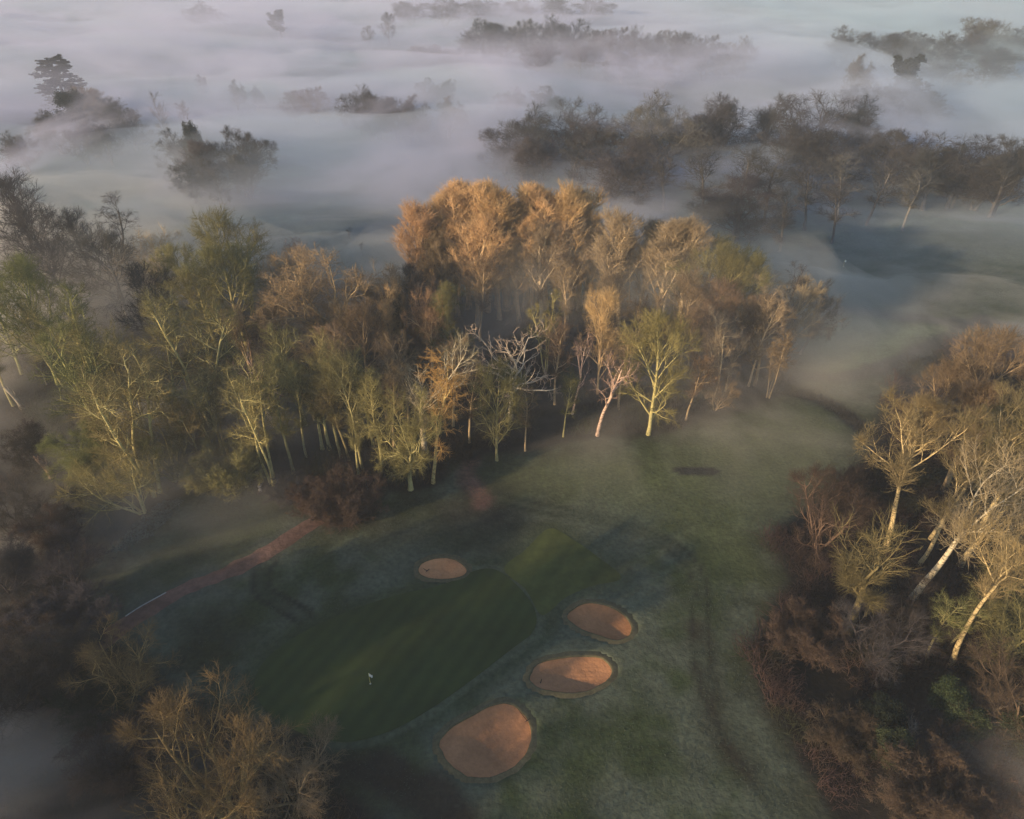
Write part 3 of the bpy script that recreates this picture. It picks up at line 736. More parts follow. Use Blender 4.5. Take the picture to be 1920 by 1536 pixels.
Tp('dome', 555, 470, 16, 'palegold', 'pale crown directly behind the left shoulder of the great brown oak', G7, sx=.9)
B('oak', 620, 690, 468, 'oakgold', 'great brown spreading oak, the widest crown in the wood', None, sx=1.15, var=0)
for px, py, h, kd, tn, sx, lb in [(700,498,19,'oak','brown',.75,'brown oak crown right behind the great oak'), (745,490,19,'oak','brown',.7,'brown crown with kinked limbs at the middle back of the wood'), (790,512,18,'oak','brown',.7,'brown crown at the left foot of the poplars'),
 (770,505,16,'dome','grey',.9,'greyish crown behind the kinked brown ones, by the poplars'), (722,525,17,'oak','gold',.6,'golden brown tree with antler like limbs behind the pale fan tree'), (800,545,17,'oak','gold',.6,'golden limbed tree to the left above the olive dome'),
 (330,470,19,'dome','olive',1.0,'olive brown crown right below the wide back oak'), (265,505,18,'dome','grey',1.0,'dim grey crown in the misty pocket of the left wood'), (368,505,18,'dome','olive',1.1,'olive brown crown under the broad olive one')]:
    Tp(kd, px, py, h, tn, lb, 'brown crowns at the back of the wood', sx=sx)
# poplars
GP = 'golden poplars at the back of the wood'
for px, py, h, tn, lb in [
 (800,388,24,'gold','leftmost golden poplar of the tall stand'), (833,366,26,'gold','second golden poplar from the left of the tall stand'), (870,357,27,'gold','third golden poplar from the left of the tall stand'),
 (908,360,27,'gold','fourth golden poplar from the left of the tall stand'), (948,359,27,'gold','middle golden poplar of the tall stand, left of centre'), (990,358,27,'gold','golden poplar at the centre of the stand with bare pale trunk below'),
 (1028,362,27,'gold','golden poplar just right of the centre of the stand'), (1064,368,26,'gold','golden poplar second from the right of the tall stand'), (1098,378,25,'gold','rightmost golden poplar of the tall stand'),
 (850,415,22,'gold','front golden poplar at the left of the stand, a row nearer'), (890,420,23,'gold','front golden poplar with forked trunk, second of the nearer row'), (935,418,22,'gold','front golden poplar third of the nearer row'),
 (975,430,21,'gold','front golden poplar fourth of the nearer row, brightest lit'), (1020,425,22,'palegold','pale front poplar fifth of the nearer row'), (1070,420,22,'palegold','pale front poplar sixth of the nearer row'), (1105,425,20,'palegold','pale front poplar at the right end of the nearer row'),
 (795,440,20,'brown','dim brown poplar at the left foot of the stand'), (825,455,19,'brown','dim brown poplar second at the left foot of the stand')]:
    Tp('poplar', px, py, h, tn, lb, GP, sx=1.5)
for k, (px, py, h) in enumerate([(815,378,24),(852,374,24),(890,372,25),(928,374,25),(968,371,25),(1008,374,25),(1046,376,24),(1082,384,24),(840,400,22),(912,398,23),(955,402,22),(1000,400,23),(1045,402,22),(1088,408,21)]):
    where = 'between the %s poplars of the tall stand' % ['first and second', 'second and third', 'third and fourth', 'fourth and fifth', 'fifth and sixth', 'sixth and seventh', 'seventh and eighth', 'last two'][k] if k < 8 else \
        'filling the lower gap %s of the tall stand' % ['at the left', 'left of the middle', 'under the middle', 'right of the middle', 'toward the right', 'at the right end'][k - 8]
    Tp('poplar', px, py, h, 'gold', 'golden poplar ' + where, GP, sx=1.3)
GQ = 'pale misty poplars right of the tall stand'
for px, py, h, kd, tn, lb in [(1180,402,25,'poplar','palegold','pale poplar standing first right of the misty gap'), (1215,412,23,'poplar','palegold','pale poplar second right of the misty gap'), (1258,410,25,'poplar','palegold','pale poplar above the white forked trunk'),
 (1300,428,24,'poplar','palegold','pale poplar at the right shoulder of the pale group'), (1145,440,20,'poplar','palegold','low pale poplar inside the misty gap'), (1330,455,21,'dome','olive','olive brown crown ending the pale group on the right')]:
    Tp(kd, px, py, h, tn, lb, GQ, sx=1.5)
B('fork', 1243, 588, 428, 'white', 'tree with a bright white forked trunk among the pale poplars', None, sx=1.0, var=1)
B('fork', 1163, 575, 440, 'palegold', 'tree with slanting lit trunk left of the white forked one', None, sx=.8, var=0)
B('slender', 1180, 570, 445, 'palegold', 'thin slanting trunk close beside the lit slanting one', None, sx=1.0)
B('fork', 980, 585, 405, 'palegold', 'tree with paired bright trunks under the centre of the poplar stand', None, sx=.8, var=2)
B('slender', 1012, 560, 410, 'palegold', 'thin tree with a sinuous lit trunk right of the paired bright trunks', None, sx=1.1)
# right misty part of the wood
GR = 'misty trees at the right end of the wood'
for px, py, h, kd, tn, sx, lb in [(1375,478,22,'dome','olive',.9,'olive crown standing first right of the pale poplars'), (1410,482,22,'dome','olive',.8,'hazy olive crown second right of the pale poplars'), (1445,510,19,'slender','palegold',1.3,'hazy thin tree toward the right end of the wood'),
 (1480,498,20,'birch','purple',.9,'small purplish crown near the right end of the wood'), (1500,530,17,'dome','palegold',.9,'hazy brown crown at the right edge of the wood'), (1350,540,18,'dome','brown',1.0,'hazy brown crown below the first olive one'),
 (1400,560,17,'dome','brown',1.0,'hazy brown crown below the second olive one'), (1450,570,17,'dome','brown',1.0,'hazy brown crown above the ditch end'), (1300,530,18,'dome','brown',1.0,'hazy brown crown right of the white forked trunk')]:
    Tp(kd, px, py, h, tn, lb, GR, sx=sx)
B('oak', 1500, 665, 522, 'greylit', 'open flat crowned tree leaning right against the misty field', None, sx=.6, var=2, lean=(0, .25))
B('slender', 1403, 725, 560, 'palegold', 'slim hazy tree with one long pale trunk, right end of the wood', None, sx=1.0)
B('coppice', 1330, 760, 590, 'palegold', 'hazy multi stemmed tree with upright lit stems', None, sx=.9)
B('fan', 1360, 735, 610, 'palegold', 'hazy fan of twigs right of the lit upright stems', None, sx=.8)
B('coppice', 1440, 745, 610, 'brown', 'dim stems standing where the ditch leaves the wood', None, sx=.9)
B('spray', 1340, 770, 690, 'brown', 'low twiggy tree at the misty wood edge right of the round yellow one', None, sx=.8)

# front and middle rows of the wood
B('dead', 958, 790, 560, 'bone', 'pale leafless dead tree with gnarled antler branches', None, sx=.9, var=0)
B('dome', 1215, 818, 612, 'mossy', 'round yellow green tree with a fan of branches at the wood edge', None, sx=.92, var=0)
B('barebirch', 1120, 818, 622, 'pink', 'bright pinkish white birch at the wood edge', None, sx=1.1, var=0)
B('barebirch', 1073, 778, 610, 'pink', 'slim reddish birch left behind the bright one', None, sx=.75, var=1)
B('dome', 1120, 740, 560, 'gold', 'golden brown crown behind the bright birch', None, sx=.65, var=1)
B('coppice', 1022, 705, 565, 'mossy', 'yellowish pair of broom crowns right of the dead tree', None, sx=.9)
B('slender', 1056, 820, 700, 'olive', 'small olive sapling tree left of the bright birch', None, sx=1.0)
B('fan', 797, 850, 625, 'white', 'tall fan crowned tree with a pale forking trunk, centre', None, sx=1.25, var=0)
B('dome', 840, 690, 545, 'olive', 'olive domed tree behind the pale fan tree', None, sx=.85, var=2)
B('birch', 812, 905, 665, 'orange', 'orange lit tree with a slanting yellow trunk at the clearing', None, sx=1.05, var=1)
B('oak', 770, 918, 728, 'mossy', 'yellow mossy tree with crooked branches at the clearing edge', None, sx=.72, var=2)
B('dome', 932, 862, 685, 'olive', 'olive tree with upright limbs standing right of the orange lit one', None, sx=.75, var=0)
B('slender', 985, 845, 720, 'brown', 'thin brown tree between the olive one and the sapling', None, sx=1.0)
B('dead', 512, 800, 612, 'pink', 'reddish dead tree with bare kinked limbs left of centre', None, sx=.85, var=0, rz=2.0)
B('coppice', 512, 908, 690, 'mossy', 'cluster of three leaning stems lit at the foot, left front', None, sx=1.0, var=0)
B('slender', 552, 890, 690, 'olive', 'single stem with a lit base right of the three leaning stems', None, sx=1.2)
B('fan', 605, 845, 640, 'mossy', 'mossy tree with a broom crown, left of a matching pair', None, sx=.75, var=1)
B('fan', 618, 845, 628, 'mossy', 'mossy tree with a taller broom crown, right of a matching pair', None, sx=.75, var=0)
B('fan', 672, 890, 740, 'olive', 'leaning tree behind the russet shrub', None, sx=.8, var=1, lean=(0, -.15))
B('slender', 680, 880, 680, 'olive', 'upright thin stem behind the right of the russet shrub', None, sx=1.0)
B('slender', 700, 840, 665, 'mossy', 'thin mossy tree left behind the yellow crooked one', None, sx=1.1)
B('slender', 640, 860, 660, 'olive', 'thin tree between the broom pair and the russet shrub', None, sx=1.1)
B('slender', 575, 800, 620, 'olive', 'thin tree behind the single stem with lit base', None, sx=1.1)
B('coppice', 730, 800, 640, 'brown', 'brownish multi stemmed tree behind the yellow crooked tree', None, sx=1.0)
B('slender', 660, 800, 625, 'brown', 'brown thin tree in the middle depth behind the broom pair', None, sx=1.2)
B('coppice', 545, 730, 640, 'olive', 'dim olive stems left of the broom pair, deeper in', None, sx=.9)
B('coppice', 413, 870, 690, 'olive', 'dusky tree with a lit stem foot at the left front of the wood', None, sx=1.2, var=1)
B('coppice', 400, 800, 588, 'mossy', 'bushy yellow green tree high in the left wood', None, sx=1.3, var=2)
B('slender', 440, 780, 640, 'olive', 'thin olive tree right of the bushy yellow green one', None, sx=1.2)
B('slender', 360, 760, 560, 'olive', 'thin tree with a crooked top behind the bushy yellow green one', None, sx=1.2)
B('coppice', 292, 925, 690, 'mossy', 'big yellow green tree with two bright trunks at the left front', None, sx=1.35, var=0, rz=1.2)
B('slender', 270, 905, 720, 'mossy', 'slanting bright stem beside the two bright trunks', None, sx=1.2)
B('coppice', 228, 860, 650, 'green', 'green crowned tree behind the two bright trunks', None, sx=1.3, var=1)
B('coppice', 205, 800, 575, 'green', 'green tree with a pale snapped branch, left wood', None, sx=1.2, var=2)
B('dome', 110, 720, 502, 'green', 'large green dome tree, the highest of the left wood', None, sx=1.0, var=1)
B('coppice', 125, 725, 560, 'mossy', 'yellowish stems under the large green dome', None, sx=1.3, var=0)
B('dome', 40, 700, 520, 'green', 'green dome tree cut by the left edge', None, sx=.9, var=2)
B('fan', 88, 720, 630, 'grey', 'small dim forked tree below the large green dome', None, sx=1.0)
B('slender', 25, 760, 590, 'olive', 'thin dim tree at the left edge', None, sx=1.2)
B('coppice', 265, 800, 600, 'olive', 'olive tree with a forked pale stem in the left wood', None, sx=1.2, var=1)
B('slender', 190, 790, 600, 'mossy', 'leaning yellow trunk left of the green tree', None, sx=1.1)
B('coppice', 330, 830, 640, 'olive', 'dusky olive tree in the middle of the left wood', None, sx=1.3, var=2)
B('slender', 460, 840, 690, 'olive', 'thin dusky tree left of the three leaning stems', None, sx=1.2)
B('coppice', 470, 690, 560, 'brown', 'brownish tree left under the great brown oak', None, sx=1.1, var=1)
B('dome', 545, 700, 575, 'brown', 'brown crown low at the left of the great oak', None, sx=.8, var=0)
B('dome', 690, 730, 580, 'brown', 'brown crown low at the right of the great oak', None, sx=.9, var=1)
B('slender', 900, 640, 480, 'brown', 'thin shadowed tree under the poplars, left', None, sx=1.3)
B('slender', 1060, 640, 500, 'brown', 'thin shadowed tree under the poplars, right', None, sx=1.3)
B('dome', 1130, 640, 520, 'brown', 'hazy brown crown under the pale poplars', None, sx=.9)
B('coppice', 1290, 700, 570, 'brown', 'hazy brown stems above the round yellow green tree', None, sx=1.2, var=0)
B('slender', 1180, 700, 560, 'brown', 'thin hazy tree above the round yellow green tree', None, sx=1.2)
GT = 'thin trees packed in the middle of the wood'
for px, py, top, tn, lb in [(430,855,690,'dimoss','thin stem just right of the dusky tree with the lit foot'), (485,860,700,'mossy','thin lit stem behind the left of the three leaning stems'), (575,860,700,'olive','thin stem between the lit based one and the broom pair'),
    (590,790,640,'oakgold','golden thin tree in the dark behind the broom pair'), (632,800,650,'mossy','narrow mossy tree right behind the broom pair'), (655,865,705,'dimoss','thin stem at the left above the russet shrub'),
    (715,870,700,'mossy','thin lit stem left of the yellow crooked tree'), (740,850,690,'oakgold','golden thin tree close left of the pale fan tree'), (765,800,640,'brown','brown thin tree deep behind the yellow crooked tree'),
    (850,800,640,'oakgold','golden thin tree behind the orange lit one'), (880,830,690,'brown','brown thin tree right of the orange lit one'),  (1040,760,610,'brown','brown thin tree behind the olive sapling tree'), (1160,770,620,'oakgold','golden thin tree between the bright birch and the round yellow green one'),
    (1285,790,660,'brown','brown thin tree close right of the round yellow green one'), (650,700,560,'oakgold','golden tree rising right of the great oak trunk'), (350,870,720,'olive','olive thin tree right of the big two trunked one'), (385,900,760,'dimoss','small dusky stem behind the olive shrub')]:
    B('slender', px, py, top, tn, lb, GT, sx=1.15)
# left front low growth
B('spray', 268, 960, 835, 'mossy', 'low yellow green tree arching left over the dark scrub', None, sx=1.0, var=0, lean=(0, -.35))
B('wild', 175, 905, 800, 'green', 'dense green mound left of the two bright trunks', None, sx=1.2, var=0)
B('wild', 215, 900, 790, 'green', 'deep green twiggy tree behind the low arching tree', None, sx=.8, var=1)
B('spray', 330, 900, 780, 'olive', 'straggly olive tree right of the two bright trunks', None, sx=1.0, var=1)
B('bush', 400, 915, 850, 'olive', 'olive shrub left of the three leaning stems', None, sx=1.3, var=0)
B('bush', 445, 915, 820, 'olive', 'bigger olive shrub touching the three leaning stems', None, sx=1.0, var=1)
B('spray', 255, 1300, 1185, 'dimgold', 'rounded bare tree seen from above, left foreground', None, sx=.85, var=0)
B('spray', 430, 1545, 1368, 'dimgold', 'large golden brown tree seen from above, bottom left', None, sx=1.0, var=1)
B('spray', 555, 1500, 1400, 'brown', 'smaller brown tree right of the large golden one at the bottom', None, sx=1.1, var=2)
B('bush', 230, 1450, 1390, 'rust', 'russet bush left of the large golden tree', None, sx=1.4, var=0)
B('bush', 130, 1190, 1130, 'purple', 'pale tipped bush in the dark scrub by the end of the red path', None, sx=1.7, var=1)
B('bush', 65, 1200, 1150, 'rust', 'reddish bush at the left edge of the dark scrub', None, sx=1.7, var=0)
B('wild', 60, 880, 800, 'dark', 'dark scrub tree beside the reddish stump', None, sx=1.2)
B('wild', 110, 1040, 960, 'rust', 'reddish dark scrub tree between the stump and the lawn corner', None, sx=1.3)
B('wild', 30, 1120, 1040, 'purple', 'dim purplish scrub tree low at the left edge', None, sx=1.3)
B('wild', 120, 1300, 1210, 'dark', 'dark scrub tree left of the rounded bare tree', None, sx=1.3)
B('spray', 140, 1090, 1010, 'purple', 'dim bare bush at the corner of the lawn', None, sx=1.2, var=2)
B('spray', 60, 1020, 930, 'dark', 'dark bare tree in the scrub at the left', None, sx=1.2, var=0)
B('spray', 150, 990, 930, 'dark', 'dark bare bush above the lawn corner', None, sx=1.2, var=1)
B('spray', 40, 1330, 1240, 'dark', 'dark bare tree in the gloom low at the left edge', None, sx=1.3, var=2)
B('bush', 195, 1340, 1290, 'leafdark', 'dark green bush left of the rounded bare tree', None, sx=1.5, var=1)
B('bush', 655, 985, 895, 'rust', 'big russet domed shrub where the red path meets the wood', None, sx=1.05, var=0)
B('bush', 600, 960, 905, 'rust', 'smaller russet shrub at the left of the big domed one', None, sx=1.2, var=1)
B('bush', 545, 935, 900, 'purple', 'low purplish shrub between the red path and the three stems', None, sx=1.8, var=0)
# right foreground wood
B('fork', 1712, 1120, 815, 'white', 'great birch barked tree with a bright slanting trunk and forked top', None, sx=1.1, var=0)
B('fork', 1660, 1032, 775, 'rwood', 'pale trunked tree with a side limb, leftmost of the right wood', None, sx=1.1, var=1)
B('fork', 1785, 1245, 935, 'rwood', 'crooked pale tree with a sharp bend low in the right wood', None, sx=.8, var=2)
B('fork', 1722, 1060, 850, 'rwood', 'dimmer trunk standing between the two brightest of the right wood', None, sx=1.0, var=2)
B('fork', 1800, 1060, 780, 'rwood', 'tall dim tree behind the great birch barked one', None, sx=1.0, var=0)
B('fork', 1850, 1150, 940, 'rwood', 'slanting dim trunk right of the great birch barked tree', None, sx=.9, var=1)
B('fork', 1880, 960, 760, 'brown', 'tall dim tree near the right edge of the wood', None, sx=1.1, var=2)
B('fork', 1745, 1010, 770, 'rwood', 'slim lit trunk between the leftmost pale one and the great birch', None, sx=.9, var=1, rz=2.2)
B('fork', 1830, 1010, 740, 'rwood', 'slim trunk rising behind the dim slanting one of the right wood', None, sx=1.0, var=0, rz=4.0)
B('fork', 1900, 1060, 830, 'rwood', 'lit slanting trunk at the right edge above the tangled olive tree', None, sx=.9, var=2, rz=.7)
B('poplar', 1690, 900, 740, 'rwood', 'pale broom crown at the left of the right wood above the ditch', None, sx=1.5, var=2)
B('poplar', 1890, 930, 770, 'brown', 'broom crown at the right edge of the picture', None, sx=1.6, var=3)
B('wild', 1560, 960, 880, 'rust', 'low reddish bush tree beside the fairway at the back of the right wood', None, sx=1.2)
B('dome', 1800, 850, 640, 'brown', 'brown domed crown highest in the right wood', None, sx=.95, var=0)
B('dome', 1730, 830, 690, 'brown', 'brown crown at the left shoulder of the right wood', None, sx=.9, var=1)
B('dome', 1880, 850, 670, 'brown', 'brown crown beside the highest one, at the right edge', None, sx=1.0, var=2)
B('poplar', 1770, 920, 745, 'brown', 'upright broom crown in the middle of the right wood', None, sx=1.6, var=0)
B('poplar', 1830, 920, 760, 'olive', 'olive broom crown right of the middle one', None, sx=1.6, var=1)
B('fan', 1588, 1190, 885, 'dimoss', 'arching willow like tree at the left front of the right wood', None, sx=1.15, var=1)
B('spray', 1530, 1030, 900, 'rust', 'low reddish crown behind the arching willow like tree', None, sx=1.0, var=1)
B('slender', 1738, 1230, 1120, 'olive', 'small slim mossy tree, left of two under the great birch', None, sx=1.3, var=0)
B('slender', 1778, 1215, 1100, 'olive', 'small slim mossy tree, right of two under the great birch', None, sx=1.3, var=1)
B('bush', 1505, 1225, 1155, 'rust', 'orange brown bush on the lawn side of the right wood', None, sx=1.2, var=0)
B('spray', 1625, 1240, 1140, 'purple', 'dim tangled tree below the arching one', None, sx=1.0, var=2)
B('evergreen', 1760, 1330, 1275, 'leafgreen', 'bright green ivy bush beneath the crooked pale tree', None, sx=1.1, var=0)
B('evergreen', 1790, 1380, 1325, 'leafgreen', 'second green ivy bush just below the bright one', None, sx=1.2, var=1)
B('evergreen', 1660, 1430, 1375, 'leafgreen', 'green bush with light tips near the bottom right', None, sx=1.1, var=0)
B('evergreen', 1635, 1370, 1320, 'leafdark', 'dark green bush above the light tipped one', None, sx=1.3, var=1)
B('spray', 1910, 1400, 1260, 'dimbrown', 'pinkish grey tree cut by the right edge, low', None, sx=1.0, var=0)
B('evergreen', 1900, 1420, 1350, 'leafgreen', 'green bush under the pinkish grey tree at the right edge', None, sx=1.1, var=1)
B('bush', 1575, 1400, 1350, 'dimbrown', 'brown tufted bush in the reddish brambles', None, sx=1.3, var=1)
B('bush', 1720, 1520, 1450, 'dimbrown', 'brown bush with pale tips at the bottom right', None, sx=1.3, var=0)
B('bush', 1800, 1490, 1430, 'rust', 'reddish bush in the bottom right corner', None, sx=1.4, var=1)
B('dead', 1700, 1385, 1335, 'bone', 'small bare white dead branch tree in the right brambles', None, sx=.8, var=0)
B('dead', 1845, 1370, 1290, 'bone', 'pale dead stems standing in the dark at the lower right', None, sx=.5, var=0, rz=1)
B('spray', 1880, 1230, 1080, 'olive', 'tangled olive tree right of the crooked pale one', None, sx=.9, var=1)
B('spray', 1680, 1200, 1110, 'dark', 'dark twiggy bush at the foot of the great birch', None, sx=1.1, var=2)
# the wood goes on to the left of and behind the camera and throws its long morning shade over the lawn
rg = rs(909)
for k in range(17):
    x = -62 - 62 * rg.rand() ; y = 18 - 75 * rg.rand()
    place('dome' if k % 2 else 'oak', float(x), float(y), float(20 + 7 * rg.rand()), 'brown', 'bare tree of the wood beyond the left of the picture, behind the camera', 'unseen trees behind the camera', sx=1.0)


# ------------------------------------------------------------------ undergrowth: low tangled stems over the woodland floor
def scrub(name, polys, n, hmax, seed, cols, box, label):
    rg = rs(seed)
    x = rg.uniform(box[0], box[1], n); y = rg.uniform(box[2], box[3], n)
    keep = np.zeros(n, bool)
    for p in polys: keep |= (sdf(x, y, p) + (fbm(x / 4, y / 4, seed, 2) - .5) * 5) < -.4
    x, y = x[keep], y[keep]
    hh = fbm(x / 7, y / 7, seed + 5, 3); k = hh > .38 + .2 * rg.rand(len(x)); x, y, hh = x[k], y[k], hh[k]
    L = hmax * (.25 + 1.5 * np.clip(hh - .35, 0, 1) * 1.6) * rg.uniform(.5, 1.1, len(x))
    P0 = np.stack([x, y, hgt(x, y) - .1], 1)
    D = np.stack([rg.randn(len(x)) * .5, rg.randn(len(x)) * .5, np.ones(len(x))], 1)
    P = grow(P0, D, L, 4, .22, -.05, rg)
    R = np.maximum(.012 * L, .022)[:, None] * np.linspace(1, .4, 4)[None]
    lv = D_(4, .25, 1, 42, 16, 1.0, 3, .2, .02, .8, 3, fall=.2, rmin=.018)
    P2, R2 = sprout(P, R, lv, rg); P2c = P2
    V1, T1 = tubes(P, R, 3); V2, T2 = tubes(P2, R2, 3)
    V, T = join([(V1, T1), (V2, T2)])
    me = mesh_tris(name, V, T)
    ca = me.color_attributes.new('tint', 'FLOAT_COLOR', 'POINT')
    w = sstep(.35, .65, fbm(V[:, 0] / 9 + 40, V[:, 1] / 9, seed + 9, 3))[:, None]
    w2 = sstep(.5, .7, fbm(V[:, 0] / 6 - 40, V[:, 1] / 6, seed + 19, 3))[:, None]
    C = np.array(cols[0]) * (1 - w) + np.array(cols[1]) * w; C = C * (1 - w2) + np.array(cols[2]) * w2
    a = np.ones((len(V), 4), np.float32); a[:, :3] = C; ca.data.foreach_set('color', a.ravel())
    o = link(name, me, M_scrub); tag(o, label, 'undergrowth', kind='stuff')
scrub('undergrowth', [L_wood], 150000, 3.2, 3, [(.026, .019, .016), (.058, .038, .028), (.034, .038, .017)], (-110, 75, 25, 190), 'dark brown bramble and scrub over the floor of the left and middle wood')
scrub('bramble_thicket', [L_right], 80000, 3.2, 13, [(.036, .022, .020), (.070, .040, .036), (.034, .036, .018)], (20, 110, 25, 130), 'reddish brown brambles along the edge and floor of the right wood')
# reeds and rough along the ditch
dl = LINES['ditch']; rg = rs(5); q = dens(dl, .25); q = np.repeat(q, 14, 0) + rg.randn(len(q) * 14, 2) * .9
P = grow(np.column_stack([q, hgt(q[:, 0], q[:, 1]) - .5]), np.column_stack([rg.randn(len(q), 2) * .35, np.ones(len(q))]), rg.uniform(.5, 1.2, len(q)), 3, .15, 0, rg)
me = mesh_tris('ditch_reeds', *tubes(P, np.full((len(q), 3), .03), 3)); me.materials.append(M_twig)
o = link('ditch_reeds', me); o.color = (.022, .020, .018, 1); tag(o, 'dark rough reeds lining the ditch beside the fairway', 'reeds', kind='stuff')

# grass tussocks of the rough (short tufts)
def tufts(n, box, seed):
    rg = rs(seed); x = rg.uniform(box[0], box[1], n); y = rg.uniform(box[2], box[3], n)
    bad = (sdf(x, y, L_green) < .8) | (sdf(x, y, L_appr) < .3) | inside(x, y, L_wood) | inside(x, y, L_right) | (seg_dist(x, y, LINES['path']) < 1.7)
    for p in B_out: bad |= sdf(x, y, p) < 1.6
    bad |= fbm(x / 5, y / 5, 71, 3) < .44 + .12 * rg.rand(n)
    x, y = x[~bad], y[~bad]
    P = grow(np.column_stack([x, y, hgt(x, y) - .03]), np.column_stack([rg.randn(len(x), 2) * .6, np.ones(len(x))]), rg.uniform(.12, .34, len(x)), 3, .2, -.1, rg)
    me = mesh_tris('rough_grass', *tubes(P, np.full((len(x), 3), .028) * np.array([1.2, 1, .5]), 3)); me.materials.append(M_twig)
    o = link('rough_grass', me); o.color = (.052, .066, .046, 1); tag(o, 'frosted tufts of rough grass around the green', 'grass', kind='stuff')
tufts(70000, (-70, 62, 32, 125), 9)

# ------------------------------------------------------------------ golf flags, rakes, stumps, stones
def lathe(prof, S=10):
    prof = np.array(prof, float); an = np.arange(S) * 2 * PI / S
    V = np.stack([prof[:, :1] * np.cos(an), prof[:, :1] * np.sin(an), np.repeat(prof[:, 1:2], S, 1)], -1).reshape(-1, 3)
    T = []
    for k in range(len(prof) - 1):
        for i in range(S):
            j = (i + 1) % S; a, b, c, d = k * S + i, k * S + j, (k + 1) * S + i, (k + 1) * S + j
            T += [[a, b, d], [a, d, c]]
    return V, np.array(T)
def golf_flag(px, py, label, s=1.0):
    x, y = at(px, py); x, y = float(x), float(y); e = empty('golf_flag', (x, y, float(hgt(x, y)) + .03), 0, s)
    tag(e, label, 'golf flag')
    link('pole', mesh_tris('pole', *lathe([(.0, -.1), (.025, -.1), (.022, .75), (.02, 2.15), (.0, 2.17)], 8)), M_yellow, e)
    nx, nz = 12, 8; U, W = np.meshgrid(np.linspace(0, 1, nx), np.linspace(0, 1, nz))
    X = .02 + U * .42; Y = .07 * np.sin(U * 7) * U - .06 * U; Z = 2.1 - W * .62 * (1 - .25 * U) - .30 * U
    V1 = np.stack([X, Y, Z], -1).reshape(-1, 3); i = (np.arange(nz - 1)[:, None] * nx + np.arange(nx - 1)[None]).ravel()
    T = np.concatenate([np.stack([i, i + 1, i + nx + 1], 1), np.stack([i, i + nx + 1, i + nx], 1)])
    V2 = V1 + np.array([0, .012, 0])
    V, T = join([(V1, T), (V2, T[:, ::-1])])
    link('flag_cloth', mesh_tris('flag_cloth', V, T), M_white, e)
    link('hole_cup', mesh_tris('hole_cup', *lathe([(.10, .0), (.10, .02), (.07, .02), (.065, -.08)], 12)), M_white, e)
golf_flag(695, 1285, 'white flag on its pole in the dark putting green', .9)
golf_flag(1581, 500, 'tiny white flag far off on the misty field at the right', .9)

def rake(px, py, rz, z, label):
    x, y = at(px, py, z); e = empty('bunker_rake', (float(x), float(y), z), rz); tag(e, label, 'rake', 'rakes left at the bunkers')
    P = np.array([[[0, 0, .04], [.9, 0, .06], [1.9, 0, .12]]]); link('handle', mesh_tris('handle', *tubes(P, np.full((1, 3), .035), 6)), M_wood, e)
    P = np.array([[[0, -.4, .05], [0, 0, .06], [0, .4, .05]]]); tn = np.array([[[.0, t, .05], [.02, t, .0], [.04, t, -.06]] for t in np.linspace(-.36, .36, 9)])
    link('rake_head', mesh_tris('rake_head', *join([tubes(P, np.full((1, 3), .05), 6), tubes(tn, np.full((9, 3), .014), 4)])), M_wood, e)
rake(988, 1352, 2.2, .05, 'rake lying on the right rim of the largest bunker')
rake(801, 1071, 2.5, -.35, 'rake at the left end of the small bright bunker')
rake(1014, 1280, 2.9, -.4, 'rake at the left end of the middle bunker')

def stump(px, py, h, r, label, tint, lean):
    x, y = at(px, py); e = empty('tree_stump', (float(x), float(y), float(hgt(x, y)) - .1), 0); tag(e, label, 'stump')
    e.rotation_euler = (0, lean, 0); rg = rs(int(px))
    S, K = 14, 9; an = np.arange(S) * 2 * PI / S; V = []
    top = h * (1 + .25 * rg.rand(S)); ph = rg.rand(S) * .25
    for k in range(K):
        t = k / (K - 1); rr = r * (1.35 - .5 * min(1, t * 3) + .05 * rg.randn(S)) * (1 + ph)
        V.append(np.stack([rr * np.cos(an) + .15 * math.sin(t * 4), rr * np.sin(an), top * t], 1))
    V.append(np.array([[.1, 0, h * .8]])); V = np.concatenate(V); T = []
    for k in range(K - 1):
        for i in range(S):
            j = (i + 1) % S; a, b, c, d = k * S + i, k * S + j, (k + 1) * S + i, (k + 1) * S + j; T += [[a, b, d], [a, d, c]]
    for i in range(S): T.append([(K - 1) * S + i, (K - 1) * S + (i + 1) % S, K * S])
    o = link('stump_trunk', mesh_tris('stump_trunk', V, T), M_bark, e); o.color = (*tint, 1)
    P = np.array([[[0, 0, h * .55], [r * 1.6, .1, h * .75], [r * 2.2, .1, h * 1.02]], [[0, 0, h * .7], [-r * 1.2, 0, h * .95], [-r * 1.5, 0, h * 1.2]]])
    o = link('broken_branch', mesh_tris('broken_branch', *tubes(P, np.array([[.16, .12, .08]] * 2), 6)), M_bark, e); o.color = (*tint, 1)
stump(97, 892, 3.6, .42, 'broken reddish tree stump lit by the sun in the dark scrub, left', (.26, .165, .11), -.22)
stump(42, 765, 4.2, .34, 'pale grey broken stump near the left edge below the green trees', (.30, .25, .19), -.25)

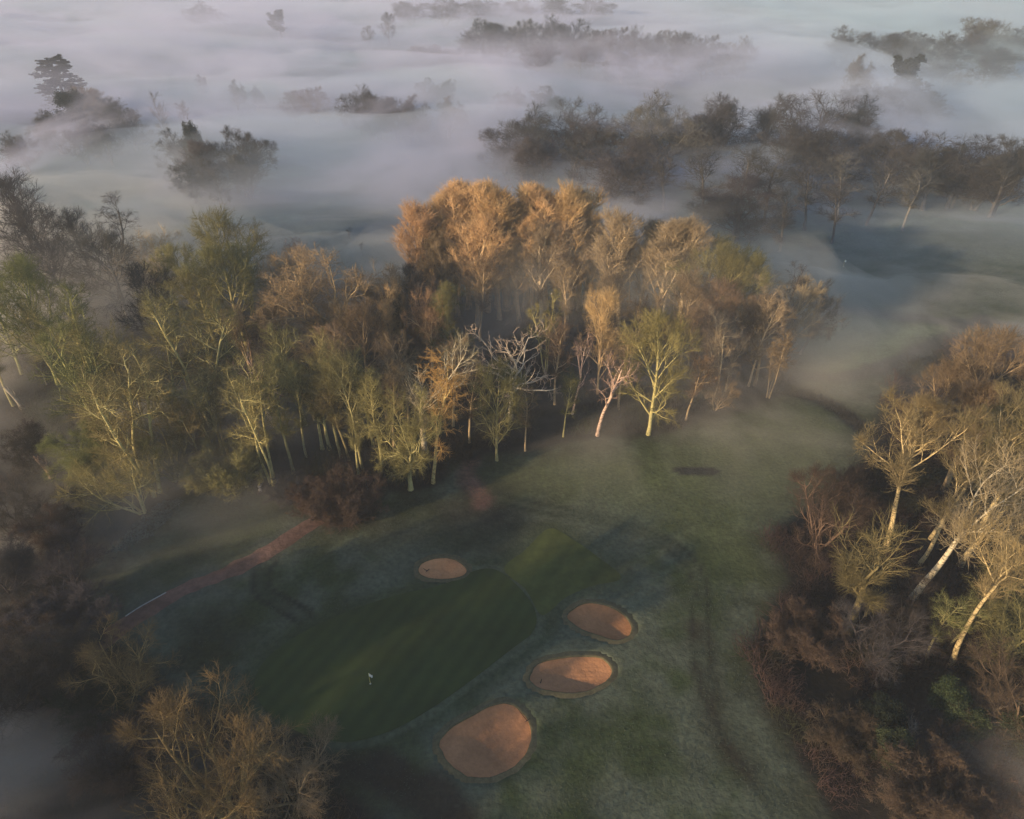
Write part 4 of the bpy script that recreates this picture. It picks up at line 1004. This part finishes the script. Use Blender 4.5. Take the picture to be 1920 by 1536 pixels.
def stone(px, py, s, label, group=None, z=0, mat=None):
    rg = rs(int(px * 7 + py)); x, y = at(px, py); S, K = 12, 8
    V = []
    for k in range(K):
        p = PI * k / (K - 1)
        for i in range(S):
            a = 2 * PI * i / S; d = np.array([math.sin(p) * math.cos(a), math.sin(p) * math.sin(a), math.cos(p)])
            d = np.sign(d) * np.abs(d) ** .7
            V.append(d * s * np.array([1, .7, .5]))
    V = np.array(V); V *= 1 + .22 * (fbm(V[:, 0] * 2 / s + V[:, 2] / s, V[:, 1] * 2 / s, int(px), 2) - .5)[:, None] * 2; T = []
    for k in range(K - 1):
        for i in range(S):
            j = (i + 1) % S; a, b, c, d = k * S + i, k * S + j, (k + 1) * S + i, (k + 1) * S + j; T += [[a, c, d], [a, d, b]]
    o = link('stone', mesh_tris('stone', V, T), mat or M_stone); o.location = (float(x), float(y), float(hgt(x, y)) + s * .3 + z); o.rotation_euler = (0, 0, rg.rand() * 3)
    tag(o, label, 'stone', group)
stone(1882, 1422, .75, 'pale squarish stone lying in the dark at the lower right')
G = 'pale stones at the foot of the wood'
for px, py, s, lb in [(448, 886, .55, 'largest pale stone left of the three leaning stems'), (455, 892, .4, 'pale stone touching the largest one'), (481, 888, .38, 'pale stone a little right of the largest one'),
                      (463, 913, .3, 'small pale stone below the largest one'), (487, 912, .36, 'pale stone by the foot of the three leaning stems'), (488, 920, .4, 'lowest pale stone by the three leaning stems')]:
    stone(px, py, s, lb, G, mat=M_stone)

# frosted dock leaves / rosettes between the lawn and the left scrub: nobody could count them
rg = rs(31); pl = world([(250,985),(300,940),(345,935),(330,960),(290,1000),(240,1030),(200,1040)])
bx = pl.min(0), pl.max(0); q = np.column_stack([rg.uniform(bx[0][0], bx[1][0], 5000), rg.uniform(bx[0][1], bx[1][1], 5000)])
q = q[inside(q[:, 0], q[:, 1], pl)]; q3 = np.column_stack([q, hgt(q[:, 0], q[:, 1]) + .12])
me = mesh_tris('frosted_leaves', *leaves(q3, 2200, .12, .16, rg, .5), smooth=False); me.materials.append(M_leaf)
o = link('frosted_leaves', me); o.color = (.085, .105, .088, 1); tag(o, 'frosted pale leaves scattered between the lawn and the left scrub', 'leaves', kind='stuff')

# timber edging of the path
ln = dens(smooth_line(world([(236,1157),(262,1140),(285,1127),(312,1112)])), .3)
t = np.gradient(ln, axis=0); t /= np.linalg.norm(t, axis=1)[:, None]; nn = np.stack([-t[:, 1], t[:, 0]], 1)
prof = [(0, -.1), (0, .13), (.09, .13), (.09, -.1)]
X = np.stack([ln[:, 0] + nn[:, 0] * a for a, b in prof], 1); Y = np.stack([ln[:, 1] + nn[:, 1] * a for a, b in prof], 1)
Z = np.stack([hgt(ln[:, 0], ln[:, 1]) + b for a, b in prof], 1)
o = link('path_edging', grid_mesh('path_edging', X, Y, Z, False), M_edge); tag(o, 'thin pale edging board along the near end of the red path', 'edging board')

# ------------------------------------------------------------------ mist
def vol_mat(name, dens_, col, aniso=.0):
    m = bpy.data.materials.new(name); m.use_nodes = True; nt = m.node_tree; nt.nodes.clear()
    out = nt.nodes.new('ShaderNodeOutputMaterial'); v = nt.nodes.new('ShaderNodeVolumePrincipled')
    v.inputs['Color'].default_value = (*col, 1); v.inputs['Density'].default_value = dens_; v.inputs['Anisotropy'].default_value = aniso
    nt.links.new(v.outputs[0], out.inputs['Volume']); m.cycles.homogeneous_volume = True
    return m
HAZE_D = .00034
me = bpy.data.meshes.new('haze')
x0, x1, y0, y1, z0, z1 = -1900, 1900, -120, 2600, -9, 74
me.from_pydata([(x0,y0,z0),(x1,y0,z0),(x1,y1,z0),(x0,y1,z0),(x0,y0,z1),(x1,y0,z1),(x1,y1,z1),(x0,y1,z1)], [], [(0,3,2,1),(4,5,6,7),(0,1,5,4),(1,2,6,5),(2,3,7,6),(3,0,4,7)])
o = link('haze', me, vol_mat('haze_air', HAZE_D, (.70, .76, .86))); tag(o, 'thin morning haze over the whole valley', 'haze', kind='stuff')

def wisp_mat(name, dens_, col, zfall=16.0, lo=.42, hi=.68, scale=(.011, .016, .036), col2=None):
    """mist whose density billows: noise stretched along the drift, thinning upwards"""
    m = bpy.data.materials.new(name); m.use_nodes = True; nt = m.node_tree; nt.nodes.clear(); N = nt.nodes; Lk = nt.links
    out = N.new('ShaderNodeOutputMaterial'); v = N.new('ShaderNodeVolumePrincipled'); v.inputs['Color'].default_value = (*col, 1)
    tc = N.new('ShaderNodeTexCoord'); mp = N.new('ShaderNodeMapping'); mp.inputs['Scale'].default_value = scale; mp.inputs['Rotation'].default_value = (0, 0, .35)
    n = N.new('ShaderNodeTexNoise'); n.inputs['Scale'].default_value = 1; n.inputs['Detail'].default_value = 5; n.inputs['Roughness'].default_value = .64; n.inputs['Distortion'].default_value = 1.0
    Lk.new(tc.outputs['Object'], mp.inputs[0]); Lk.new(mp.outputs[0], n.inputs['Vector'])
    mr = N.new('ShaderNodeMapRange'); mr.interpolation_type = 'SMOOTHSTEP'
    for k, x in zip(('From Min', 'From Max', 'To Min', 'To Max'), (lo, hi, .0, 1.0)): mr.inputs[k].default_value = x
    Lk.new(n.outputs['Fac'], mr.inputs['Value'])
    sx = N.new('ShaderNodeSeparateXYZ'); Lk.new(tc.outputs['Object'], sx.inputs[0])
    mz = N.new('ShaderNodeMapRange'); mz.interpolation_type = 'SMOOTHSTEP'
    for k, x in zip(('From Min', 'From Max', 'To Min', 'To Max'), (2.0, zfall, dens_, 0.0)): mz.inputs[k].default_value = x
    Lk.new(sx.outputs['Z'], mz.inputs['Value'])
    mu = N.new('ShaderNodeMath'); mu.operation = 'MULTIPLY'; Lk.new(mr.outputs[0], mu.inputs[0]); Lk.new(mz.outputs[0], mu.inputs[1])
    if col2:
        mc = N.new('ShaderNodeMapRange'); mc.interpolation_type = 'SMOOTHSTEP'
        for k, x in zip(('From Min', 'From Max', 'To Min', 'To Max'), (40, 300, 0.0, 1.0)): mc.inputs[k].default_value = x
        Lk.new(sx.outputs['X'], mc.inputs['Value'])
        mx = N.new('ShaderNodeMix'); mx.data_type = 'RGBA'; mx.inputs[6].default_value = (*col, 1); mx.inputs[7].default_value = (*col2, 1)
        Lk.new(mc.outputs[0], mx.inputs[0]); Lk.new(mx.outputs[2], v.inputs['Color'])
    Lk.new(mu.outputs[0], v.inputs['Density']); Lk.new(v.outputs[0], out.inputs['Volume'])
    return m

def mist(name, label, dens_, col, fn, ys, umax, nu, floor=-6.5, mat=None):
    u = np.linspace(-umax, umax, nu)
    X = u[None] * (ys + 80)[:, None]; Y = np.repeat(ys[:, None], nu, 1)
    Tn = fn(X, Y)
    # fade to nothing at the border of the sheet
    bx = sstep(0, .06, 1 - np.abs(u) / umax)[None] * sstep(0, .06, np.linspace(0, 1, len(ys)))[:, None] * sstep(0, .06, np.linspace(1, 0, len(ys)))[:, None]
    Z = hgt(X, Y) + Tn * bx - .4 - 1.0 * (1 - bx)
    r, c = X.shape
    bot = np.full_like(Z, floor)
    top = np.stack([X, Y, Z], -1).reshape(-1, 3); bt = np.stack([X, Y, bot], -1).reshape(-1, 3)
    i = (np.arange(r - 1)[:, None] * c + np.arange(c - 1)[None]).ravel()
    T1 = np.concatenate([np.stack([i, i + 1, i + c + 1], 1), np.stack([i, i + c + 1, i + c], 1)])
    o_ = r * c; T = [T1, T1[:, ::-1] + o_]
    for a in (np.arange(c), (r - 1) * c + np.arange(c)[::-1], (np.arange(r) * c)[::-1], np.arange(r) * c + c - 1):
        p, q = a[:-1], a[1:]
        T += [np.stack([q, p, p + o_], 1), np.stack([q, p + o_, q + o_], 1)]
    me = mesh_tris(name, np.concatenate([top, bt]), np.concatenate(T), smooth=False)
    o = link(name, me, mat or vol_mat(name, dens_, col)); tag(o, label, 'mist', kind='stuff')
    return o

def blob(X, Y, px, py, rx, ry, z=0):
    cx, cy = at(px, py, z)
    return np.exp(-(((X - cx) / rx) ** 2 + ((Y - cy) / ry) ** 2))

def f_low(X, Y):
    n = fbm(X / 90 + 5, Y / 60, 101, 4); n2 = fbm(X / 28, Y / 12 + 3, 111, 3)
    t = 8.0 * sstep(190, 300, Y + 45 * (n - .5)) * (.25 + 1.2 * sstep(.25, .7, n)) + 1.2 * (n2 - .5) * sstep(200, 260, Y) + 2.5 * sstep(170, 240, Y)
    t += 6 * blob(X, Y, 600, 400, 80, 30) + 5 * blob(X, Y, 420, 350, 60, 40) + 6 * blob(X, Y, 1350, 375, 70, 22) + 5 * blob(X, Y, 1080, 300, 70, 20)
    t += (3 * blob(X, Y, 1880, 370, 50, 18) + 5 * blob(X, Y, 1760, 455, 60, 20) + 3 * blob(X, Y, 1480, 385, 40, 14)) * (.5 + n)
    t -= 2.5 * blob(X, Y, 80, 330, 40, 50) + 7 * blob(X, Y, 1120, 105, 170, 75) + 6 * blob(X, Y, 1780, 120, 130, 80) + 3 * blob(X, Y, 1620, 240, 60, 40)
    t += 7 * blob(X, Y, 560, 240, 60, 60) + 6 * blob(X, Y, 230, 130, 70, 120) + 7 * blob(X, Y, 880, 215, 40, 60) + 14 * blob(X, Y, 1480, 130, 45, 120) + 5 * blob(X, Y, 700, 330, 60, 40)
    return np.maximum(t, -.5)

def f_high(X, Y):
    t = 38 * sstep(165, 300, Y)
    t += 14 * blob(X, Y, 1480, 110, 60, 200)
    return np.maximum(t, -.5)

def f_wood(X, Y):
    n = fbm(X / 22 + 8, Y / 18, 301, 4)
    t = 0 * X
    t += 12 * blob(X, Y, 1350, 690, 15, 20) + 26 * blob(X, Y, 1190, 570, 26, 26) + 16 * blob(X, Y, 1290, 640, 22, 18) + 22 * blob(X, Y, 215, 600, 22, 34) + 6 * blob(X, Y, 1240, 790, 30, 20)
    t += 8 * blob(X, Y, 1420, 610, 20, 22) + 14 * blob(X, Y, 980, 590, 44, 22) + 9 * blob(X, Y, 420, 850, 18, 16) + 9 * blob(X, Y, 1850, 620, 32, 32) + 12 * blob(X, Y, 500, 540, 70, 24) + 14 * blob(X, Y, 60, 420, 40, 40)
    t += 6 * blob(X, Y, 120, 1000, 26, 22)
    t = t * (.35 + 1.3 * n) - .6
    return np.maximum(t, -.5)

def f_corner(X, Y):
    n = fbm(X / 9, Y / 9, 401, 3)
    return np.maximum((13 * blob(X, Y, -90, 1640, 17, 15) + 11 * blob(X, Y, 2010, 1560, 14, 12)) * (.6 + .8 * n) - .6, -.5)

yf = np.concatenate([np.linspace(120, 400, 110), np.geomspace(404, 2300, 110)])
mist('low_mist', 'dense white mist lying in the valley among the far trees', .015, (.64, .72, .85), f_low, yf, 1.15, 240)
mist('high_mist', 'lilac wisps of mist drifting among and above the far trees', 0, (0,0,0), f_high, yf, 1.15, 60, mat=wisp_mat('wisps', .060, (.66, .66, .86), 40.0, .47, .69, col2=(.54, .68, .80)))
mist('wood_mist', 'soft mist drifting between the trees of the near wood and over the fairway', 0, (0,0,0), f_wood, np.linspace(40, 330, 150), 1.1, 180, mat=wisp_mat('wood_wisps', .036, (.82, .77, .72), 28.0, .33, .68, (.03, .035, .06)))
mist('vignette_mist', 'added grey mist imitating a pale vignette over the lower corners', 0, (0,0,0), f_corner, np.linspace(5, 90, 60), 1.3, 120, mat=wisp_mat('vignette_wisps', .04, (.90, .80, .72), 15.0, .3, .7, (.05, .06, .08)))  # added mist, stands in for the pale vignette of both lower corners

# ------------------------------------------------------------------ light, camera
EL, AZ = math.radians(13.0), math.radians(-128.0)        # azimuth from +Y towards +X
sd = Vector((math.sin(AZ) * math.cos(EL), math.cos(AZ) * math.cos(EL), math.sin(EL)))
ld = bpy.data.lights.new('sun', 'SUN'); ld.energy = 5.0; ld.angle = math.radians(.6); ld.color = (1.0, .76, .46)
lo = bpy.data.objects.new('sun', ld); COL.objects.link(lo); lo.rotation_euler = (-sd).to_track_quat('-Z', 'Y').to_euler(); lo.location = (-150, -120, 120)
w = bpy.data.worlds.new('World'); scene.world = w; w.use_nodes = True
nt = w.node_tree; bg = nt.nodes['Background']; sk = nt.nodes.new('ShaderNodeTexSky'); sk.sky_type = 'NISHITA'
sk.sun_disc = False; sk.sun_elevation = EL; sk.sun_rotation = AZ; sk.air_density = 1.0; sk.dust_density = .6; sk.ozone_density = 1.6
nt.links.new(sk.outputs[0], bg.inputs[0]); bg.inputs[1].default_value = .15

cd = bpy.data.cameras.new('camera'); cam = bpy.data.objects.new('camera', cd); COL.objects.link(cam); scene.camera = cam
cam.location = (0, 0, CAM_H); cam.rotation_euler = (PI / 2 - TILT, 0, 0)
cd.sensor_width = 36; cd.lens = 36 * F / 1920; cd.clip_start = .5; cd.clip_end = 9000
scene.view_settings.view_transform = 'Standard'; scene.view_settings.look = 'None'; scene.view_settings.exposure = 0.55; scene.view_settings.gamma = 1
c = scene.cycles
c.max_bounces = 6; c.diffuse_bounces = 2; c.glossy_bounces = 1; c.transmission_bounces = 1; c.volume_bounces = 1; c.transparent_max_bounces = 48
c.use_denoising = True
c.volume_max_steps = 256
c.denoising_prefilter = 'ACCURATE'
c.denoising_input_passes = 'RGB_ALBEDO_NORMAL'
